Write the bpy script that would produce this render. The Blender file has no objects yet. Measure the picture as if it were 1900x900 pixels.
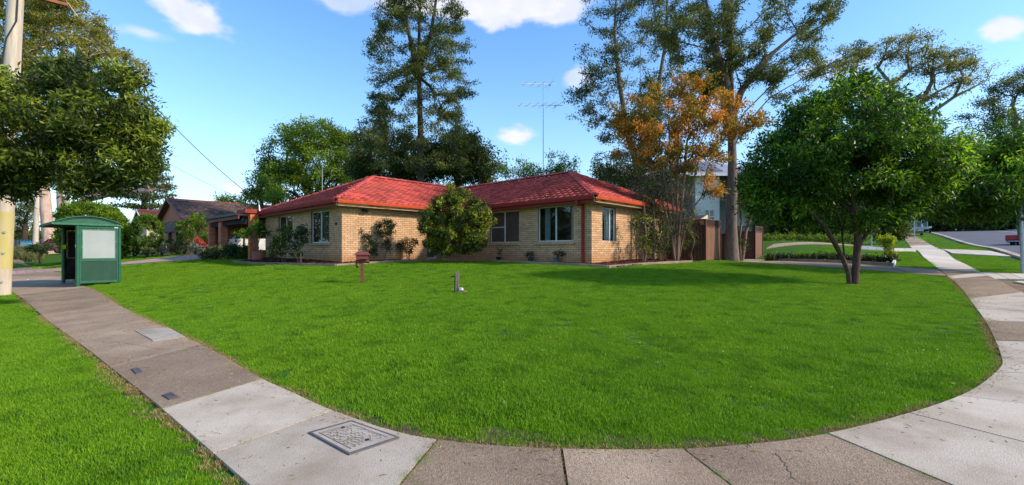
import bpy, math, random
import numpy as np
from mathutils import Vector, Matrix
R_ = math.radians
rng = np.random.default_rng(7)
random.seed(7)
SC = bpy.context.scene
COL = SC.collection

# ------------------------------------------------------------------ camera, sky, sun, exposure
F, CX, HY, EYE = 820.0, 950.0, 464.0, 1.4
cam = bpy.data.cameras.new('camera'); camo = bpy.data.objects.new('camera', cam); COL.objects.link(camo)
camo.location = (0, 0, EYE); camo.rotation_euler = (math.pi/2, 0, 0)
cam.sensor_width = 36; cam.lens = F/1900*36; cam.shift_y = (HY-450)/1900; cam.clip_end = 3000; cam.clip_start = .05
SC.camera = camo
SUN_EL, SUN_DIR = 33.0, (0.965, -0.26)
sun = bpy.data.lights.new('sun', 'SUN'); suno = bpy.data.objects.new('sun', sun); COL.objects.link(suno)
sun.energy = 3.5; sun.angle = R_(3.0); sun.color = (1.0, .87, .70)
sd = Vector((SUN_DIR[0]*math.cos(R_(SUN_EL)), SUN_DIR[1]*math.cos(R_(SUN_EL)), math.sin(R_(SUN_EL))))
suno.rotation_euler = sd.to_track_quat('Z', 'Y').to_euler()
SC.view_settings.view_transform = 'Standard'; SC.view_settings.look = 'None'; SC.view_settings.exposure = 0.58
SC.cycles.max_bounces = 6; SC.cycles.transparent_max_bounces = 12

def nd(t, kind, **kw):
    n = t.nodes.new(kind)
    for k, v in kw.items():
        if k in n.inputs.keys() and not hasattr(type(n), k): n.inputs[k].default_value = v
        else: setattr(n, k, v)
    return n
def mth(t, op, a, b=None, c=None, clamp=False):
    n = t.nodes.new('ShaderNodeMath'); n.operation = op; n.use_clamp = clamp
    for i, v in enumerate((a, b, c)):
        if v is None: continue
        if hasattr(v, 'is_linked') or hasattr(v, 'links'): t.links.new(v, n.inputs[i])
        else: n.inputs[i].default_value = v
    return n.outputs[0]
def mixc(t, f, a, b, mode='MIX'):
    n = t.nodes.new('ShaderNodeMix'); n.data_type = 'RGBA'; n.blend_type = mode; n.clamp_result = False
    for i, v in ((0, f), (6, a), (7, b)):
        if hasattr(v, 'links'): t.links.new(v, n.inputs[i])
        else: n.inputs[i].default_value = v if i == 0 else (*v[:3], 1)
    return n.outputs[2]

def make_world():
    w = bpy.data.worlds.new('World'); SC.world = w; w.use_nodes = True; t = w.node_tree; t.nodes.clear()
    out = nd(t, 'ShaderNodeOutputWorld'); bg = nd(t, 'ShaderNodeBackground'); bg.inputs[1].default_value = 0.14
    sky = nd(t, 'ShaderNodeTexSky'); sky.sky_type = 'NISHITA'; sky.sun_disc = False
    sky.sun_elevation = R_(SUN_EL); sky.sun_rotation = math.atan2(SUN_DIR[0], SUN_DIR[1])
    sky.air_density = 1.0; sky.dust_density = .35; sky.ozone_density = 1.6
    hs = nd(t, 'ShaderNodeHueSaturation'); hs.inputs['Saturation'].default_value = 1.24; hs.inputs['Value'].default_value = 1.42
    t.links.new(sky.outputs[0], hs.inputs['Color']); skyc = mixc(t, 1.0, hs.outputs[0], (1.0, 1.02, 1.04), 'MULTIPLY')
    tc = nd(t, 'ShaderNodeTexCoord'); sx = nd(t, 'ShaderNodeSeparateXYZ'); t.links.new(tc.outputs['Generated'], sx.inputs[0])
    az = mth(t, 'ARCTAN2', sx.outputs[0], sx.outputs[1]); el = mth(t, 'ARCSINE', sx.outputs[2])
    mp = nd(t, 'ShaderNodeMapping'); mp.inputs['Scale'].default_value = (1, 1, 1.7); t.links.new(tc.outputs['Generated'], mp.inputs[0])
    n1 = nd(t, 'ShaderNodeTexNoise', Scale=9.0, Detail=7.0, Roughness=.55); t.links.new(mp.outputs[0], n1.inputs[0])
    n2 = nd(t, 'ShaderNodeTexNoise', Scale=22.0, Detail=5.0); t.links.new(mp.outputs[0], n2.inputs[0])
    cl = []
    for px, py, rx, ry, s in [(345,36,72,36,1),(275,62,55,17,.6),(640,2,75,18,.55),(780,-10,110,24,.9),(935,12,110,30,1),(1040,22,55,22,.8),(705,68,22,16,.4),
                              (948,257,36,17,1),(1075,138,32,16,.6),(1869,52,36,25,1),(430,350,18,11,.7),(1545,128,60,18,.4),(1290,215,50,22,.5),(1500,-120,160,50,.9),(500,-200,200,60,1),(2100,200,120,40,.9),(-200,220,150,40,.9)]:
        a = math.atan((px-CX)/F); e = math.atan((HY-py)/F*math.cos(a))
        cl.append((a, e, rx/F*math.cos(a)**1.2, ry/F*math.cos(a), s))
    r = random.Random(3)
    for i in range(7):
        cl.append((r.choice([1, -1])*r.uniform(1.35, 3.1), r.uniform(.12, .8), r.uniform(.1, .3), r.uniform(.04, .09), 1))
    tot = None
    wob = mth(t, 'MULTIPLY', mth(t, 'SUBTRACT', n1.outputs[0], .5), 2.6)
    for a, e, ra, re, s in cl:
        dx = mth(t, 'DIVIDE', mth(t, 'SUBTRACT', az, a), ra*1.25); dy = mth(t, 'DIVIDE', mth(t, 'SUBTRACT', el, e), re*1.25)
        d = mth(t, 'SQRT', mth(t, 'ADD', mth(t, 'MULTIPLY', dx, dx), mth(t, 'MULTIPLY', dy, dy)))
        v = mth(t, 'SUBTRACT', 1.0, d); v = mth(t, 'ADD', v, wob)
        v = mth(t, 'MULTIPLY', mth(t, 'MULTIPLY', v, 1.9, clamp=True), s, clamp=True)
        v = mth(t, 'MULTIPLY', v, mth(t, 'MULTIPLY', mth(t, 'SUBTRACT', 1.7, d), 2.0, clamp=True))
        tot = v if tot is None else mth(t, 'MAXIMUM', tot, v)
    sh = mixc(t, mth(t, 'MULTIPLY', mth(t, 'SUBTRACT', n2.outputs[0], .3), 2.0, clamp=True), (4.2, 4.3, 5.2), (5.3, 5.2, 5.4))
    ea = mth(t, 'POWER', mth(t, 'SUBTRACT', 1.0, mth(t, 'ABSOLUTE', sx.outputs[2])), 5.0, clamp=True)
    skyc = mixc(t, mth(t, 'MULTIPLY', ea, .8), skyc, (2.75, 3.95, 5.3))
    ss = mth(t, 'MULTIPLY', mth(t, 'MULTIPLY', tot, tot), mth(t, 'SUBTRACT', 3.0, mth(t, 'MULTIPLY', tot, 2.0)))
    c = mixc(t, mth(t, 'MULTIPLY', ss, .9), skyc, sh)
    t.links.new(c, bg.inputs[0]); t.links.new(bg.outputs[0], out.inputs[0])
make_world()

# ------------------------------------------------------------------ terrain height
CT = [(-7,18.2,.86),(-4,22.5,.9),(3.04,16.9,.86),(8,22,.9),(-13.5,24.3,.98),(-10.5,21,.9),(-1,19.5,.88),(10,21,.88),(14.3,26,.9),(0,26,1.0),(-6,28,1.05),(3,28,1.05),
      (-18.2,27,.92),(-24,34,1.12),(-23.9,27,.48),(-26.5,30,.52),(-30,40,1.0),(-20,36,1.2),(-55.7,55,.9),(-45,47,.95),(-35,37,.75),(16.3,25.3,1.2),(18.1,28,1.6),(20,31,1.95),(23.5,35,2.1),(23.5,31,1.75),(-9,15.0,.48),(-2,13.5,.5),(-2,10.4,.36),(9,11.9,.46)]
def gbase(x, y):
    x = np.asarray(x, float); y = np.asarray(y, float)
    xs = 120*np.tanh(x/120); ys = 120*np.tanh(y/120); d = .68*xs+.74*ys
    return .0205*xs+.0258*ys-.07+.24*np.log1p(np.exp(np.clip((d-48)/8, -30, 30)))
CZ = [(-3,3.5),(0,3.2),(3,3.3),(6,5.5),(9.5,9),(12.8,13.7),(-6,6.5),(-10,11),(-15.7,16),(-20,20),(-26,24),(-30,28),(16,18),(22,24),(-40,36),(29,34),(33,30),(0,0),(-8,3),(8,2),
      (0,45),(20,45),(-20,50),(-45,50),(-17,14.2),(-12,9.5),(-22,16),(-12,4),(-27,20),(20,14),(14,8),(35,28)]
GC = np.array([(a, b) for a, b, c in CT]+CZ); GR = np.array([c-gbase(a, b) for a, b, c in CT]+[0]*len(CZ))
def _K(d): r = d/9.; return (1+r)*np.exp(-r)
GW = np.linalg.solve(_K(np.hypot(GC[:, None, 0]-GC[None, :, 0], GC[:, None, 1]-GC[None, :, 1]))+1e-3*np.eye(len(GC)), GR)
def G(x, y):
    x = np.asarray(x, float); y = np.asarray(y, float); z = gbase(x, y)
    for (cx, cy), w in zip(GC, GW): z = z+w*_K(np.hypot(x-cx, y-cy))
    return z
def gz(x, y): return float(G(x, y))
_YS = np.concatenate([np.linspace(1, 60, 3000), np.linspace(60, 200, 1500)])
def hit(px, py):
    k = (px-CX)/F; zz = EYE-(py-HY)/F*_YS; g = G(k*_YS, _YS); i = int(np.argmax(g > zz))
    return (float(k*_YS[i]), float(_YS[i]))
def at(px, py, Y): return ((px-CX)/F*Y, Y, EYE+(HY-py)/F*Y)

# ------------------------------------------------------------------ materials
def M(name, c1, c2=None, rough=.8, scale=4.0, detail=6.0, bump=0.0, bscale=None, tone=0.0, metal=0.0, spec=.3, mask=(.4, .65), fine=0.0, fscale=120.0, coat=0.0, stretch=None, extra=None):
    m = bpy.data.materials.new(name); m.use_nodes = True; t = m.node_tree; b = t.nodes['Principled BSDF']
    tc = nd(t, 'ShaderNodeTexCoord'); src = tc.outputs['Object']
    if stretch:
        mp = nd(t, 'ShaderNodeMapping'); mp.inputs['Scale'].default_value = stretch; t.links.new(src, mp.inputs[0]); src = mp.outputs[0]
    c = None
    n = nd(t, 'ShaderNodeTexNoise', Scale=scale, Detail=detail, Roughness=.6); t.links.new(src, n.inputs[0])
    mr = nd(t, 'ShaderNodeMapRange'); mr.inputs[1].default_value = mask[0]; mr.inputs[2].default_value = mask[1]; t.links.new(n.outputs[0], mr.inputs[0])
    c2 = c2 or tuple(v*.8 for v in c1)
    c = mixc(t, mr.outputs[0], c1, c2)
    if fine:
        nf = nd(t, 'ShaderNodeTexNoise', Scale=fscale, Detail=2.0); t.links.new(tc.outputs['Object'], nf.inputs[0])
        f = mth(t, 'ADD', 1-fine, mth(t, 'MULTIPLY', nf.outputs[0], 2*fine)); 
        cc = nd(t, 'ShaderNodeCombineColor'); [t.links.new(f, cc.inputs[i]) for i in range(3)]
        c = mixc(t, 1.0, c, cc.outputs[0], 'MULTIPLY')
    if tone:
        at_ = nd(t, 'ShaderNodeAttribute', attribute_name='tone')
        f = mth(t, 'ADD', 1-tone, mth(t, 'MULTIPLY', at_.outputs['Fac'], 2*tone))
        cc = nd(t, 'ShaderNodeCombineColor'); [t.links.new(f, cc.inputs[i]) for i in range(3)]
        c = mixc(t, 1.0, c, cc.outputs[0], 'MULTIPLY')
    if extra: c = extra(t, tc, c)
    t.links.new(c, b.inputs['Base Color']); b.inputs['Roughness'].default_value = rough; b.inputs['Metallic'].default_value = metal
    b.inputs['Specular IOR Level'].default_value = spec; b.inputs['Coat Weight'].default_value = coat
    if bump:
        nb = nd(t, 'ShaderNodeTexNoise', Scale=bscale or scale*6, Detail=5.0); t.links.new(src, nb.inputs[0])
        bp = nd(t, 'ShaderNodeBump', Strength=bump, Distance=.02); t.links.new(nb.outputs[0], bp.inputs['Height']); t.links.new(bp.outputs[0], b.inputs['Normal'])
    return m
def leafmat(name, dark, mid, light, trans=.35, rough=.45, spec=.35, patch=False):
    m = bpy.data.materials.new(name); m.use_nodes = True; t = m.node_tree; b = t.nodes['Principled BSDF']; out = t.nodes['Material Output']
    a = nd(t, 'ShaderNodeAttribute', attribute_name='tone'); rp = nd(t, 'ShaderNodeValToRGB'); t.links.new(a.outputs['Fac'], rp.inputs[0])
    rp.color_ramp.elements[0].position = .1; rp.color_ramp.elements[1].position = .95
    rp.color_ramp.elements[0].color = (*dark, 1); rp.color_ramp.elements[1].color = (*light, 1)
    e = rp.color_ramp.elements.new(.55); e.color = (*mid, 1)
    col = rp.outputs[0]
    if patch:      # broad patches of yellower and deeper turf
        g = nd(t, 'ShaderNodeNewGeometry'); n1 = nd(t, 'ShaderNodeTexNoise', Scale=.55, Detail=4.0); n2 = nd(t, 'ShaderNodeTexNoise', Scale=2.6, Detail=3.0)
        t.links.new(g.outputs['Position'], n1.inputs[0]); t.links.new(g.outputs['Position'], n2.inputs[0])
        col = mixc(t, mth(t, 'MULTIPLY', mth(t, 'SUBTRACT', n1.outputs[0], .45), 3.0, clamp=True), col, mixc(t, 1.0, col, (1.2, 1.08, 1.0), 'MULTIPLY'))
        col = mixc(t, mth(t, 'MULTIPLY', mth(t, 'SUBTRACT', n2.outputs[0], .5), 5.0, clamp=True), col, mixc(t, 1.0, col, (.62, .70, .75), 'MULTIPLY'))
    t.links.new(col, b.inputs['Base Color']); b.inputs['Roughness'].default_value = rough; b.inputs['Specular IOR Level'].default_value = spec
    tr = nd(t, 'ShaderNodeBsdfTranslucent'); t.links.new(mixc(t, 1.0, col, (1.3, 1.35, .7), 'MULTIPLY'), tr.inputs[0])
    mx = nd(t, 'ShaderNodeMixShader'); mx.inputs[0].default_value = trans
    t.links.new(b.outputs[0], mx.inputs[1]); t.links.new(tr.outputs[0], mx.inputs[2]); t.links.new(mx.outputs[0], out.inputs[0])
    return m

# ------------------------------------------------------------------ mesh helpers
class MB:
    def __init__(s): s.v = []; s.f = []; s.t = []; s.m = []
    def add(s, vs, fs, tone=.5, mi=0):
        o = len(s.v); s.v += [tuple(v) for v in vs]; s.f += [tuple(i+o for i in f) for f in fs]; s.t += [tone]*len(fs); s.m += [mi]*len(fs)
    def box(s, x0, x1, y0, y1, z0, z1, tone=.5, mi=0):
        s.add([(x0,y0,z0),(x1,y0,z0),(x1,y1,z0),(x0,y1,z0),(x0,y0,z1),(x1,y0,z1),(x1,y1,z1),(x0,y1,z1)],
              [(0,3,2,1),(4,5,6,7),(0,1,5,4),(1,2,6,5),(2,3,7,6),(3,0,4,7)], tone, mi)
    def hexa(s, p, tone=.5, mi=0):
        s.add(p, [(0,3,2,1),(4,5,6,7),(0,1,5,4),(1,2,6,5),(2,3,7,6),(3,0,4,7)], tone, mi)
    def beam(s, a, b, w, h, up=(0,0,1), tone=.5, mi=0):
        a = Vector(a); b = Vector(b); d = (b-a).normalized(); sdv = d.cross(Vector(up))
        if sdv.length < 1e-4: sdv = Vector((1,0,0))
        sdv.normalize(); u = sdv.cross(d).normalized(); p = []
        for q in (a, b):
            for i, j in ((-1,-1),(1,-1),(1,1),(-1,1)): p.append(q+sdv*i*w/2+u*j*h/2)
        s.hexa([p[0],p[1],p[2],p[3],p[4],p[5],p[6],p[7]], tone, mi)
    def tube(s, pts, rad, n=8, tone=.5, cap=True, mi=0):
        pts = [Vector(p) for p in pts]; rad = rad if hasattr(rad, '__len__') else [rad]*len(pts); vs = []; fs = []
        ref = None
        for i, p in enumerate(pts):
            d = (pts[min(i+1, len(pts)-1)]-pts[max(i-1, 0)]).normalized()
            if ref is None: ref = d.orthogonal().normalized()
            a = (ref-d*ref.dot(d)); a = a.normalized() if a.length > 1e-5 else d.orthogonal().normalized(); ref = a; b = d.cross(a)
            for k in range(n):
                an = 2*math.pi*k/n; vs.append(p+(a*math.cos(an)+b*math.sin(an))*rad[i])
        for i in range(len(pts)-1):
            for k in range(n): fs.append((i*n+k, i*n+(k+1)%n, (i+1)*n+(k+1)%n, (i+1)*n+k))
        if cap: fs.append(tuple(range(n-1, -1, -1))); fs.append(tuple((len(pts)-1)*n+k for k in range(n)))
        s.add(vs, fs, tone, mi)
    def lathe(s, prof, n=16, c=(0,0,0), tone=.5, mi=0):
        vs = []; fs = []
        for r, z in prof:
            for k in range(n): an = 2*math.pi*k/n; vs.append((c[0]+r*math.cos(an), c[1]+r*math.sin(an), c[2]+z))
        for i in range(len(prof)-1):
            for k in range(n): fs.append((i*n+k, i*n+(k+1)%n, (i+1)*n+(k+1)%n, (i+1)*n+k))
        fs.append(tuple(range(n-1, -1, -1))); fs.append(tuple((len(prof)-1)*n+k for k in range(n)))
        s.add(vs, fs, tone, mi)
    def prism(s, poly, axis, a, b, tone=.5, mi=0):   # poly in the two other axes
        n = len(poly); mk = {'x': lambda p, q: (q, p[0], p[1]), 'y': lambda p, q: (p[0], q, p[1]), 'z': lambda p, q: (p[0], p[1], q)}[axis]
        s.add([mk(p, a) for p in poly]+[mk(p, b) for p in poly], [tuple(range(n))[::-1], tuple(range(n, 2*n))]+[(i, (i+1)%n, n+(i+1)%n, n+i) for i in range(n)], tone, mi)
    def mesh(s, name, mats):
        me = bpy.data.meshes.new(name); me.from_pydata(s.v, [], s.f)
        a = me.attributes.new('tone', 'FLOAT', 'FACE'); a.data.foreach_set('value', s.t)
        for m in (mats if isinstance(mats, (list, tuple)) else [mats]): me.materials.append(m)
        if any(s.m): me.polygons.foreach_set('material_index', s.m)
        me.update(); return me
    def build(s, name, mats, parent=None, kind=None, smooth=False, bevel=0):
        me = s.mesh(name, mats)
        if smooth:
            me.shade_smooth(); me.set_sharp_from_angle(angle=R_(40))
        o = link(name, me, parent, kind)
        if bevel:
            b = o.modifiers.new('bevel', 'BEVEL'); b.width = bevel; b.segments = 2; b.limit_method = 'ANGLE'
        return o
def link(name, data, parent=None, kind=None, loc=None, rot=None):
    o = bpy.data.objects.new(name, data); COL.objects.link(o)
    if parent: o.parent = parent
    if kind: o['kind'] = kind
    if loc is not None: o.location = loc
    if rot is not None: o.rotation_euler = rot
    return o
def thing(name, label, cat, loc=(0,0,0), rz=0, group=None):
    o = link(name, None, loc=loc, rot=(0, 0, rz)); return tag(o, label, cat, group)
def tag(o, label, cat, group=None):
    o['label'] = label; o['category'] = cat
    if group: o['group'] = group
    return o
def npmesh(name, V, Q, tone, mat, k=4):
    me = bpy.data.meshes.new(name); n = len(Q)
    me.vertices.add(len(V)); me.vertices.foreach_set('co', np.ascontiguousarray(V, dtype=np.float32).ravel())
    me.loops.add(n*k); me.loops.foreach_set('vertex_index', np.ascontiguousarray(Q, dtype=np.int32).ravel())
    me.polygons.add(n); me.polygons.foreach_set('loop_start', np.arange(0, n*k, k, dtype=np.int32))
    a = me.attributes.new('tone', 'FLOAT', 'FACE'); a.data.foreach_set('value', np.ascontiguousarray(tone, dtype=np.float32))
    me.materials.append(mat); me.update(calc_edges=True); return me

# ------------------------------------------------------------------ foliage
def leaves(C, T, n_per, spread, L, W, droop=0.0, flat=0.0, sz=1.0, seed=1, upright=0.0):
    r = np.random.default_rng(seed); N = len(C)*n_per
    c = np.repeat(C, n_per, 0); tn = np.repeat(T, n_per); cs = np.repeat(.55+.75*r.random(len(C)), n_per)[:, None]
    g = r.normal(size=(N, 3)); g /= np.linalg.norm(g, axis=1, keepdims=True)+1e-9; rad = r.random(N)**.45
    off = g*rad[:, None]*cs*spread*np.array([1, 1, sz]); p = c+off
    d = r.normal(size=(N, 3))+g*.8; d[:, 2] = d[:, 2]*(1-flat)-droop+upright; d /= np.linalg.norm(d, axis=1, keepdims=True)
    u = r.normal(size=(N, 3)); u[:, 2] += .6
    s = np.cross(d, u); s /= np.linalg.norm(s, axis=1, keepdims=True)+1e-9
    nrm = np.cross(s, d); ln = (L*(.6+.8*r.random(N)))[:, None]; w = ln*W/L
    m = p+d*ln*.45+nrm*ln*.08
    V = np.stack([p, m+s*w/2, p+d*ln, m-s*w/2], 1).reshape(-1, 3); Q = np.arange(4*N).reshape(-1, 4)
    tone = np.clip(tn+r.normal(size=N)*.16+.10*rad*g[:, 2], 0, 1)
    return V, Q, tone
def blob_points(blobs, r, shell=.5):
    P = []
    for (cx, cy, cz, rx, ry, rz, n) in blobs:
        g = r.normal(size=(n, 3)); g /= np.linalg.norm(g, axis=1, keepdims=True); rad = shell+(1-shell)*r.random(n)**.6
        P.append(np.array([cx, cy, cz])+g*rad[:, None]*np.array([rx, ry, rz]))
    return np.concatenate(P)
def skeleton(trunks, P, r, step=.5, rmin=.012, r0=.2, up=.12, ex=.6):
    """trunks: list of polylines; clusters P are joined to the nearest limb; returns list of (points, radii)."""
    pos = []; par = []; plen = []; chains = []
    for tr in trunks:
        ch = []
        for i, p in enumerate(tr):
            pos.append(np.array(p, float)); par.append(-1 if i == 0 else len(pos)-2); plen.append(0 if i == 0 else plen[-1]+np.linalg.norm(pos[-1]-pos[-2])); ch.append(len(pos)-1)
        chains.append(ch)
    base = np.array(trunks[0][-1]); order = np.argsort(np.linalg.norm(P-base, axis=1))
    ends = []
    for i in order:
        tgt = P[i]; A = np.array(pos); D = tgt-A; d = np.linalg.norm(D, axis=1)
        cost = d+.22*np.array(plen)+1.1*np.maximum(0, A[:, 2]-tgt[2]+.25*d)
        j = int(np.argmin(cost)); n = max(2, int(d[j]/step)+1); ch = [j]
        mid = r.normal(size=3)*.08*d[j]; mid[2] += up*d[j]
        for k in range(1, n+1):
            f = k/n; q = A[j]+D[j]*f+mid*math.sin(math.pi*f)*(1 if k < n else 0)+(r.normal(size=3)*.03*step if k < n else 0)
            pos.append(q); par.append(ch[-1]); plen.append(plen[ch[-1]]+d[j]/n); ch.append(len(pos)-1)
        chains.append(ch); ends.append(len(pos)-1)
    cnt = np.zeros(len(pos))
    for e in ends: cnt[e] += 1
    for i in range(len(pos)-1, -1, -1):
        if par[i] >= 0: cnt[par[i]] += cnt[i]
    tot = max(1, cnt.max()); rad = np.maximum(rmin, r0*(cnt/tot)**ex)
    return pos, chains, rad
def tree(name, label, cat, trunks, blobs, leaf, bark, r0=.2, n_per=60, spread=.5, L=.15, W=.05, droop=.1, flat=0., sz=.8, seed=1, group=None, rmin=.012,
         shell=.45, tvar=.18, up=.12, step=.5, crown='crown', flare=1.35, bk=8, tone0=.45, upright=0., trunk_r=None, along=2, ex=.6, aback=.55):
    r = np.random.default_rng(seed); base = Vector(trunks[0][0]); root = thing(name, label, cat, tuple(base), 0, group)
    P = blob_points(blobs, r, shell)
    P[:, 2] = np.maximum(P[:, 2], G(P[:, 0], P[:, 1])+.1)
    pos, chains, rad = skeleton(trunks, P, r, step, rmin, r0, up, ex); mb = MB(); nt = len(trunks)
    for ci, ch in enumerate(chains):
        pts = [pos[i]-np.array(base) for i in ch]
        rr = [rad[i] for i in ch]
        if ci < nt:
            rr = list(rr); 
            if trunk_r and ci == 0: rr = [max(a, b) for a, b in zip(rr, np.linspace(trunk_r[0], trunk_r[1], len(rr)))]
            rr[0] *= flare; mb.tube(pts, rr, 10, tone=float(r.random()))
        else:
            rr[0] = rr[1]; mb.tube(pts, rr, 6 if rr[1] > .04 else 4, tone=float(r.random()), cap=False)
    mb.build('trunk', bark, root, smooth=True)
    T = np.clip(r.normal(size=len(P))*tvar+tone0, 0, 1); C = []; TT = []
    for ci, ch in enumerate(chains[nt:]):
        A = np.array([pos[i] for i in ch]); t_ = np.linspace(0, 1, len(A)); C.append(A[-1]); TT.append(T[ci])
        for k in range(along):
            f = .97-aback*(k+r.random())/max(1, along); C.append(np.array([np.interp(f, t_, A[:, q]) for q in range(3)])+r.normal(size=3)*spread*.35); TT.append(T[ci])
    n_per = max(3, int(n_per/(1+along*.8)))
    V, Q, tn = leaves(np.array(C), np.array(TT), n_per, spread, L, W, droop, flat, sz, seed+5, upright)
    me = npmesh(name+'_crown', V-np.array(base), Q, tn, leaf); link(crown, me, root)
    return root
def px_blobs(Y, lst, depth=1.0):
    out = []
    for b in lst:
        px, py, rx, rz, n = b[:5]; dY = b[5] if len(b) > 5 else 0
        x, y, z = at(px, py, Y+dY); k = (Y+dY)/F; out.append((x, y, z, rx*k, rx*k*depth, rz*k, n))
    return out
def shrub(name, label, cat, x, y, blobs, leaf, bark, n_per=50, spread=.15, L=.07, W=.03, r0=.02, stems=5, seed=1, group=None, droop=0, tone0=.45, fan=.35, z0=None, shell=.4, tvar=.18, hgt=.4, flat=0., upright=0., rmin=.005, along=1):
    z = (gz(x, y) if z0 is None else z0)-.03; r = random.Random(seed); tr = []
    for i in range(stems):
        a = 2*math.pi*(i+r.random()*.6)/stems; b0 = (x+.05*math.cos(a), y+.05*math.sin(a), z)
        tr.append([b0, (x+fan*.3*math.cos(a), y+fan*.3*math.sin(a), z+hgt*.5), (x+fan*.75*math.cos(a), y+fan*.75*math.sin(a), z+hgt)])
    return tree(name, label, cat, tr, blobs, leaf, bark, r0, n_per, spread, L, W, droop, flat, .9, seed, group, rmin, shell, tvar, .1, .2, 'foliage', 1.1, tone0=tone0, upright=upright, along=along)

# ------------------------------------------------------------------ palette
m_ground = M('grass_ground', (.050,.135,.010), (.045,.095,.012), rough=.95, scale=1.6, fine=.45, fscale=60, bump=.6, bscale=40, spec=.1)
m_blade = leafmat('grass_blades', (.072,.165,.006), (.150,.315,.010), (.28,.46,.025), trans=.3, rough=.55, spec=.2, patch=True)
m_drygrass = leafmat('dry_grass', (.16,.10,.04), (.36,.26,.11), (.55,.42,.20), trans=.2, rough=.8, spec=.1)
def stain(t, tc, c):
    n = nd(t, 'ShaderNodeTexNoise', Scale=1.3, Detail=5.0); t.links.new(tc.outputs['Object'], n.inputs[0])
    f = mth(t, 'MULTIPLY', mth(t, 'SUBTRACT', n.outputs[0], .52), 5, clamp=True)
    return mixc(t, mth(t, 'MULTIPLY', f, .45), c, (.20,.12,.07))
m_conc = M('pale_concrete', (.52,.44,.35), (.40,.33,.25), rough=.9, scale=1.6, fine=.28, fscale=90, bump=.35, bscale=120, tone=.16, spec=.15, extra=stain)
m_concw = M('new_white_concrete', (.62,.54,.45), (.54,.46,.38), rough=.9, scale=2.0, fine=.12, fscale=80, bump=.2, bscale=120, tone=.1, spec=.15)
m_aggr = M('brown_aggregate_concrete', (.37,.27,.185), (.27,.195,.135), rough=.92, scale=1.1, fine=.55, fscale=48, bump=.6, bscale=100, tone=.2, spec=.15, extra=stain)
m_joint = M('joint_soil', (.10,.07,.04), (.06,.05,.02), rough=1, scale=9)
m_pink = M('pink_paving', (.46,.29,.26), (.38,.23,.21), rough=.9, scale=2, fine=.15, fscale=40, tone=.12)
m_asph = M('road_asphalt', (.125,.125,.145), (.10,.10,.118), rough=.9, scale=.4, fine=.25, fscale=30, spec=.2)
m_paint_w = M('white_road_paint', (.72,.72,.72), (.5,.5,.5), rough=.8, scale=5)
m_soil = M('bare_soil', (.26,.17,.10), (.14,.09,.05), rough=1, scale=3, fine=.3, fscale=60, bump=.7, bscale=30)
m_mulch = M('red_bark_mulch', (.115,.035,.018), (.05,.016,.010), rough=.95, scale=26, tone=.6, bump=1, bscale=60)
def brickstain(t, tc, c):
    g = nd(t, 'ShaderNodeNewGeometry'); s = nd(t, 'ShaderNodeSeparateXYZ'); t.links.new(g.outputs['Position'], s.inputs[0])
    n = nd(t, 'ShaderNodeTexNoise', Scale=1.5, Detail=4.0); t.links.new(g.outputs['Position'], n.inputs[0])
    f = mth(t, 'DIVIDE', mth(t, 'SUBTRACT', mth(t, 'ADD', 1.10, mth(t, 'MULTIPLY', n.outputs[0], .5)), s.outputs[2]), .35, clamp=True)
    return mixc(t, mth(t, 'MULTIPLY', f, .62), c, (.40,.17,.06))
m_brick = M('blond_brick', (.65,.40,.225), (.55,.33,.175), rough=.85, scale=8, tone=.16, fine=.14, fscale=50, bump=.3, bscale=60, spec=.2, extra=brickstain)
m_mortar = M('brown_mortar', (.17,.11,.07), (.12,.08,.055), rough=.95, scale=6)
def weather(t, tc, c):
    g = nd(t, 'ShaderNodeNewGeometry'); n = nd(t, 'ShaderNodeTexNoise', Scale=.55, Detail=8.0, Roughness=.65); t.links.new(g.outputs['Position'], n.inputs[0])
    f = mth(t, 'MULTIPLY', mth(t, 'SUBTRACT', n.outputs[0], .47), 4, clamp=True); return mixc(t, mth(t, 'MULTIPLY', f, .42), c, (.30, .10, .085))
m_tile = M('red_roof_tile', (.50,.088,.070), (.41,.066,.052), rough=.75, scale=3, tone=.34, fine=.12, fscale=40, spec=.2, extra=weather)
m_roofbase = M('roof_underlay', (.08,.012,.012), rough=.8)
m_redpaint = M('red_gutter_paint', (.34,.04,.03), (.27,.032,.025), rough=.6, scale=3, spec=.15)
m_red_lit = M('sunlit_red_gutter_paint', (.62,.095,.03), (.50,.065,.025), rough=.5, scale=3, spec=.25)  # gutter red brightened towards orange: sunlight painted in on the lit eaves
m_peel = M('peeling_cream_fascia', (.66,.46,.26), (.42,.11,.04), rough=.8, scale=2.2, mask=(.5, .62), stretch=(1, 1, 6))
m_soffit = M('cream_soffit', (.42,.38,.30), rough=.8, scale=2)
m_alum = M('white_aluminium', (.72,.73,.72), (.62,.64,.64), rough=.35, spec=.5)
m_dark = M('dark_interior', (.03,.025,.022), rough=.9)
m_curt = M('pale_curtain', (.55,.60,.68), (.42,.47,.55), rough=.9, scale=12, stretch=(6, 6, .3))
m_screen = M('brown_insect_screen', (.10,.065,.045), (.075,.05,.035), rough=.8, scale=3, fine=.2, fscale=200)
m_blind = M('green_grey_blind', (.22,.23,.16), rough=.7)
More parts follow.
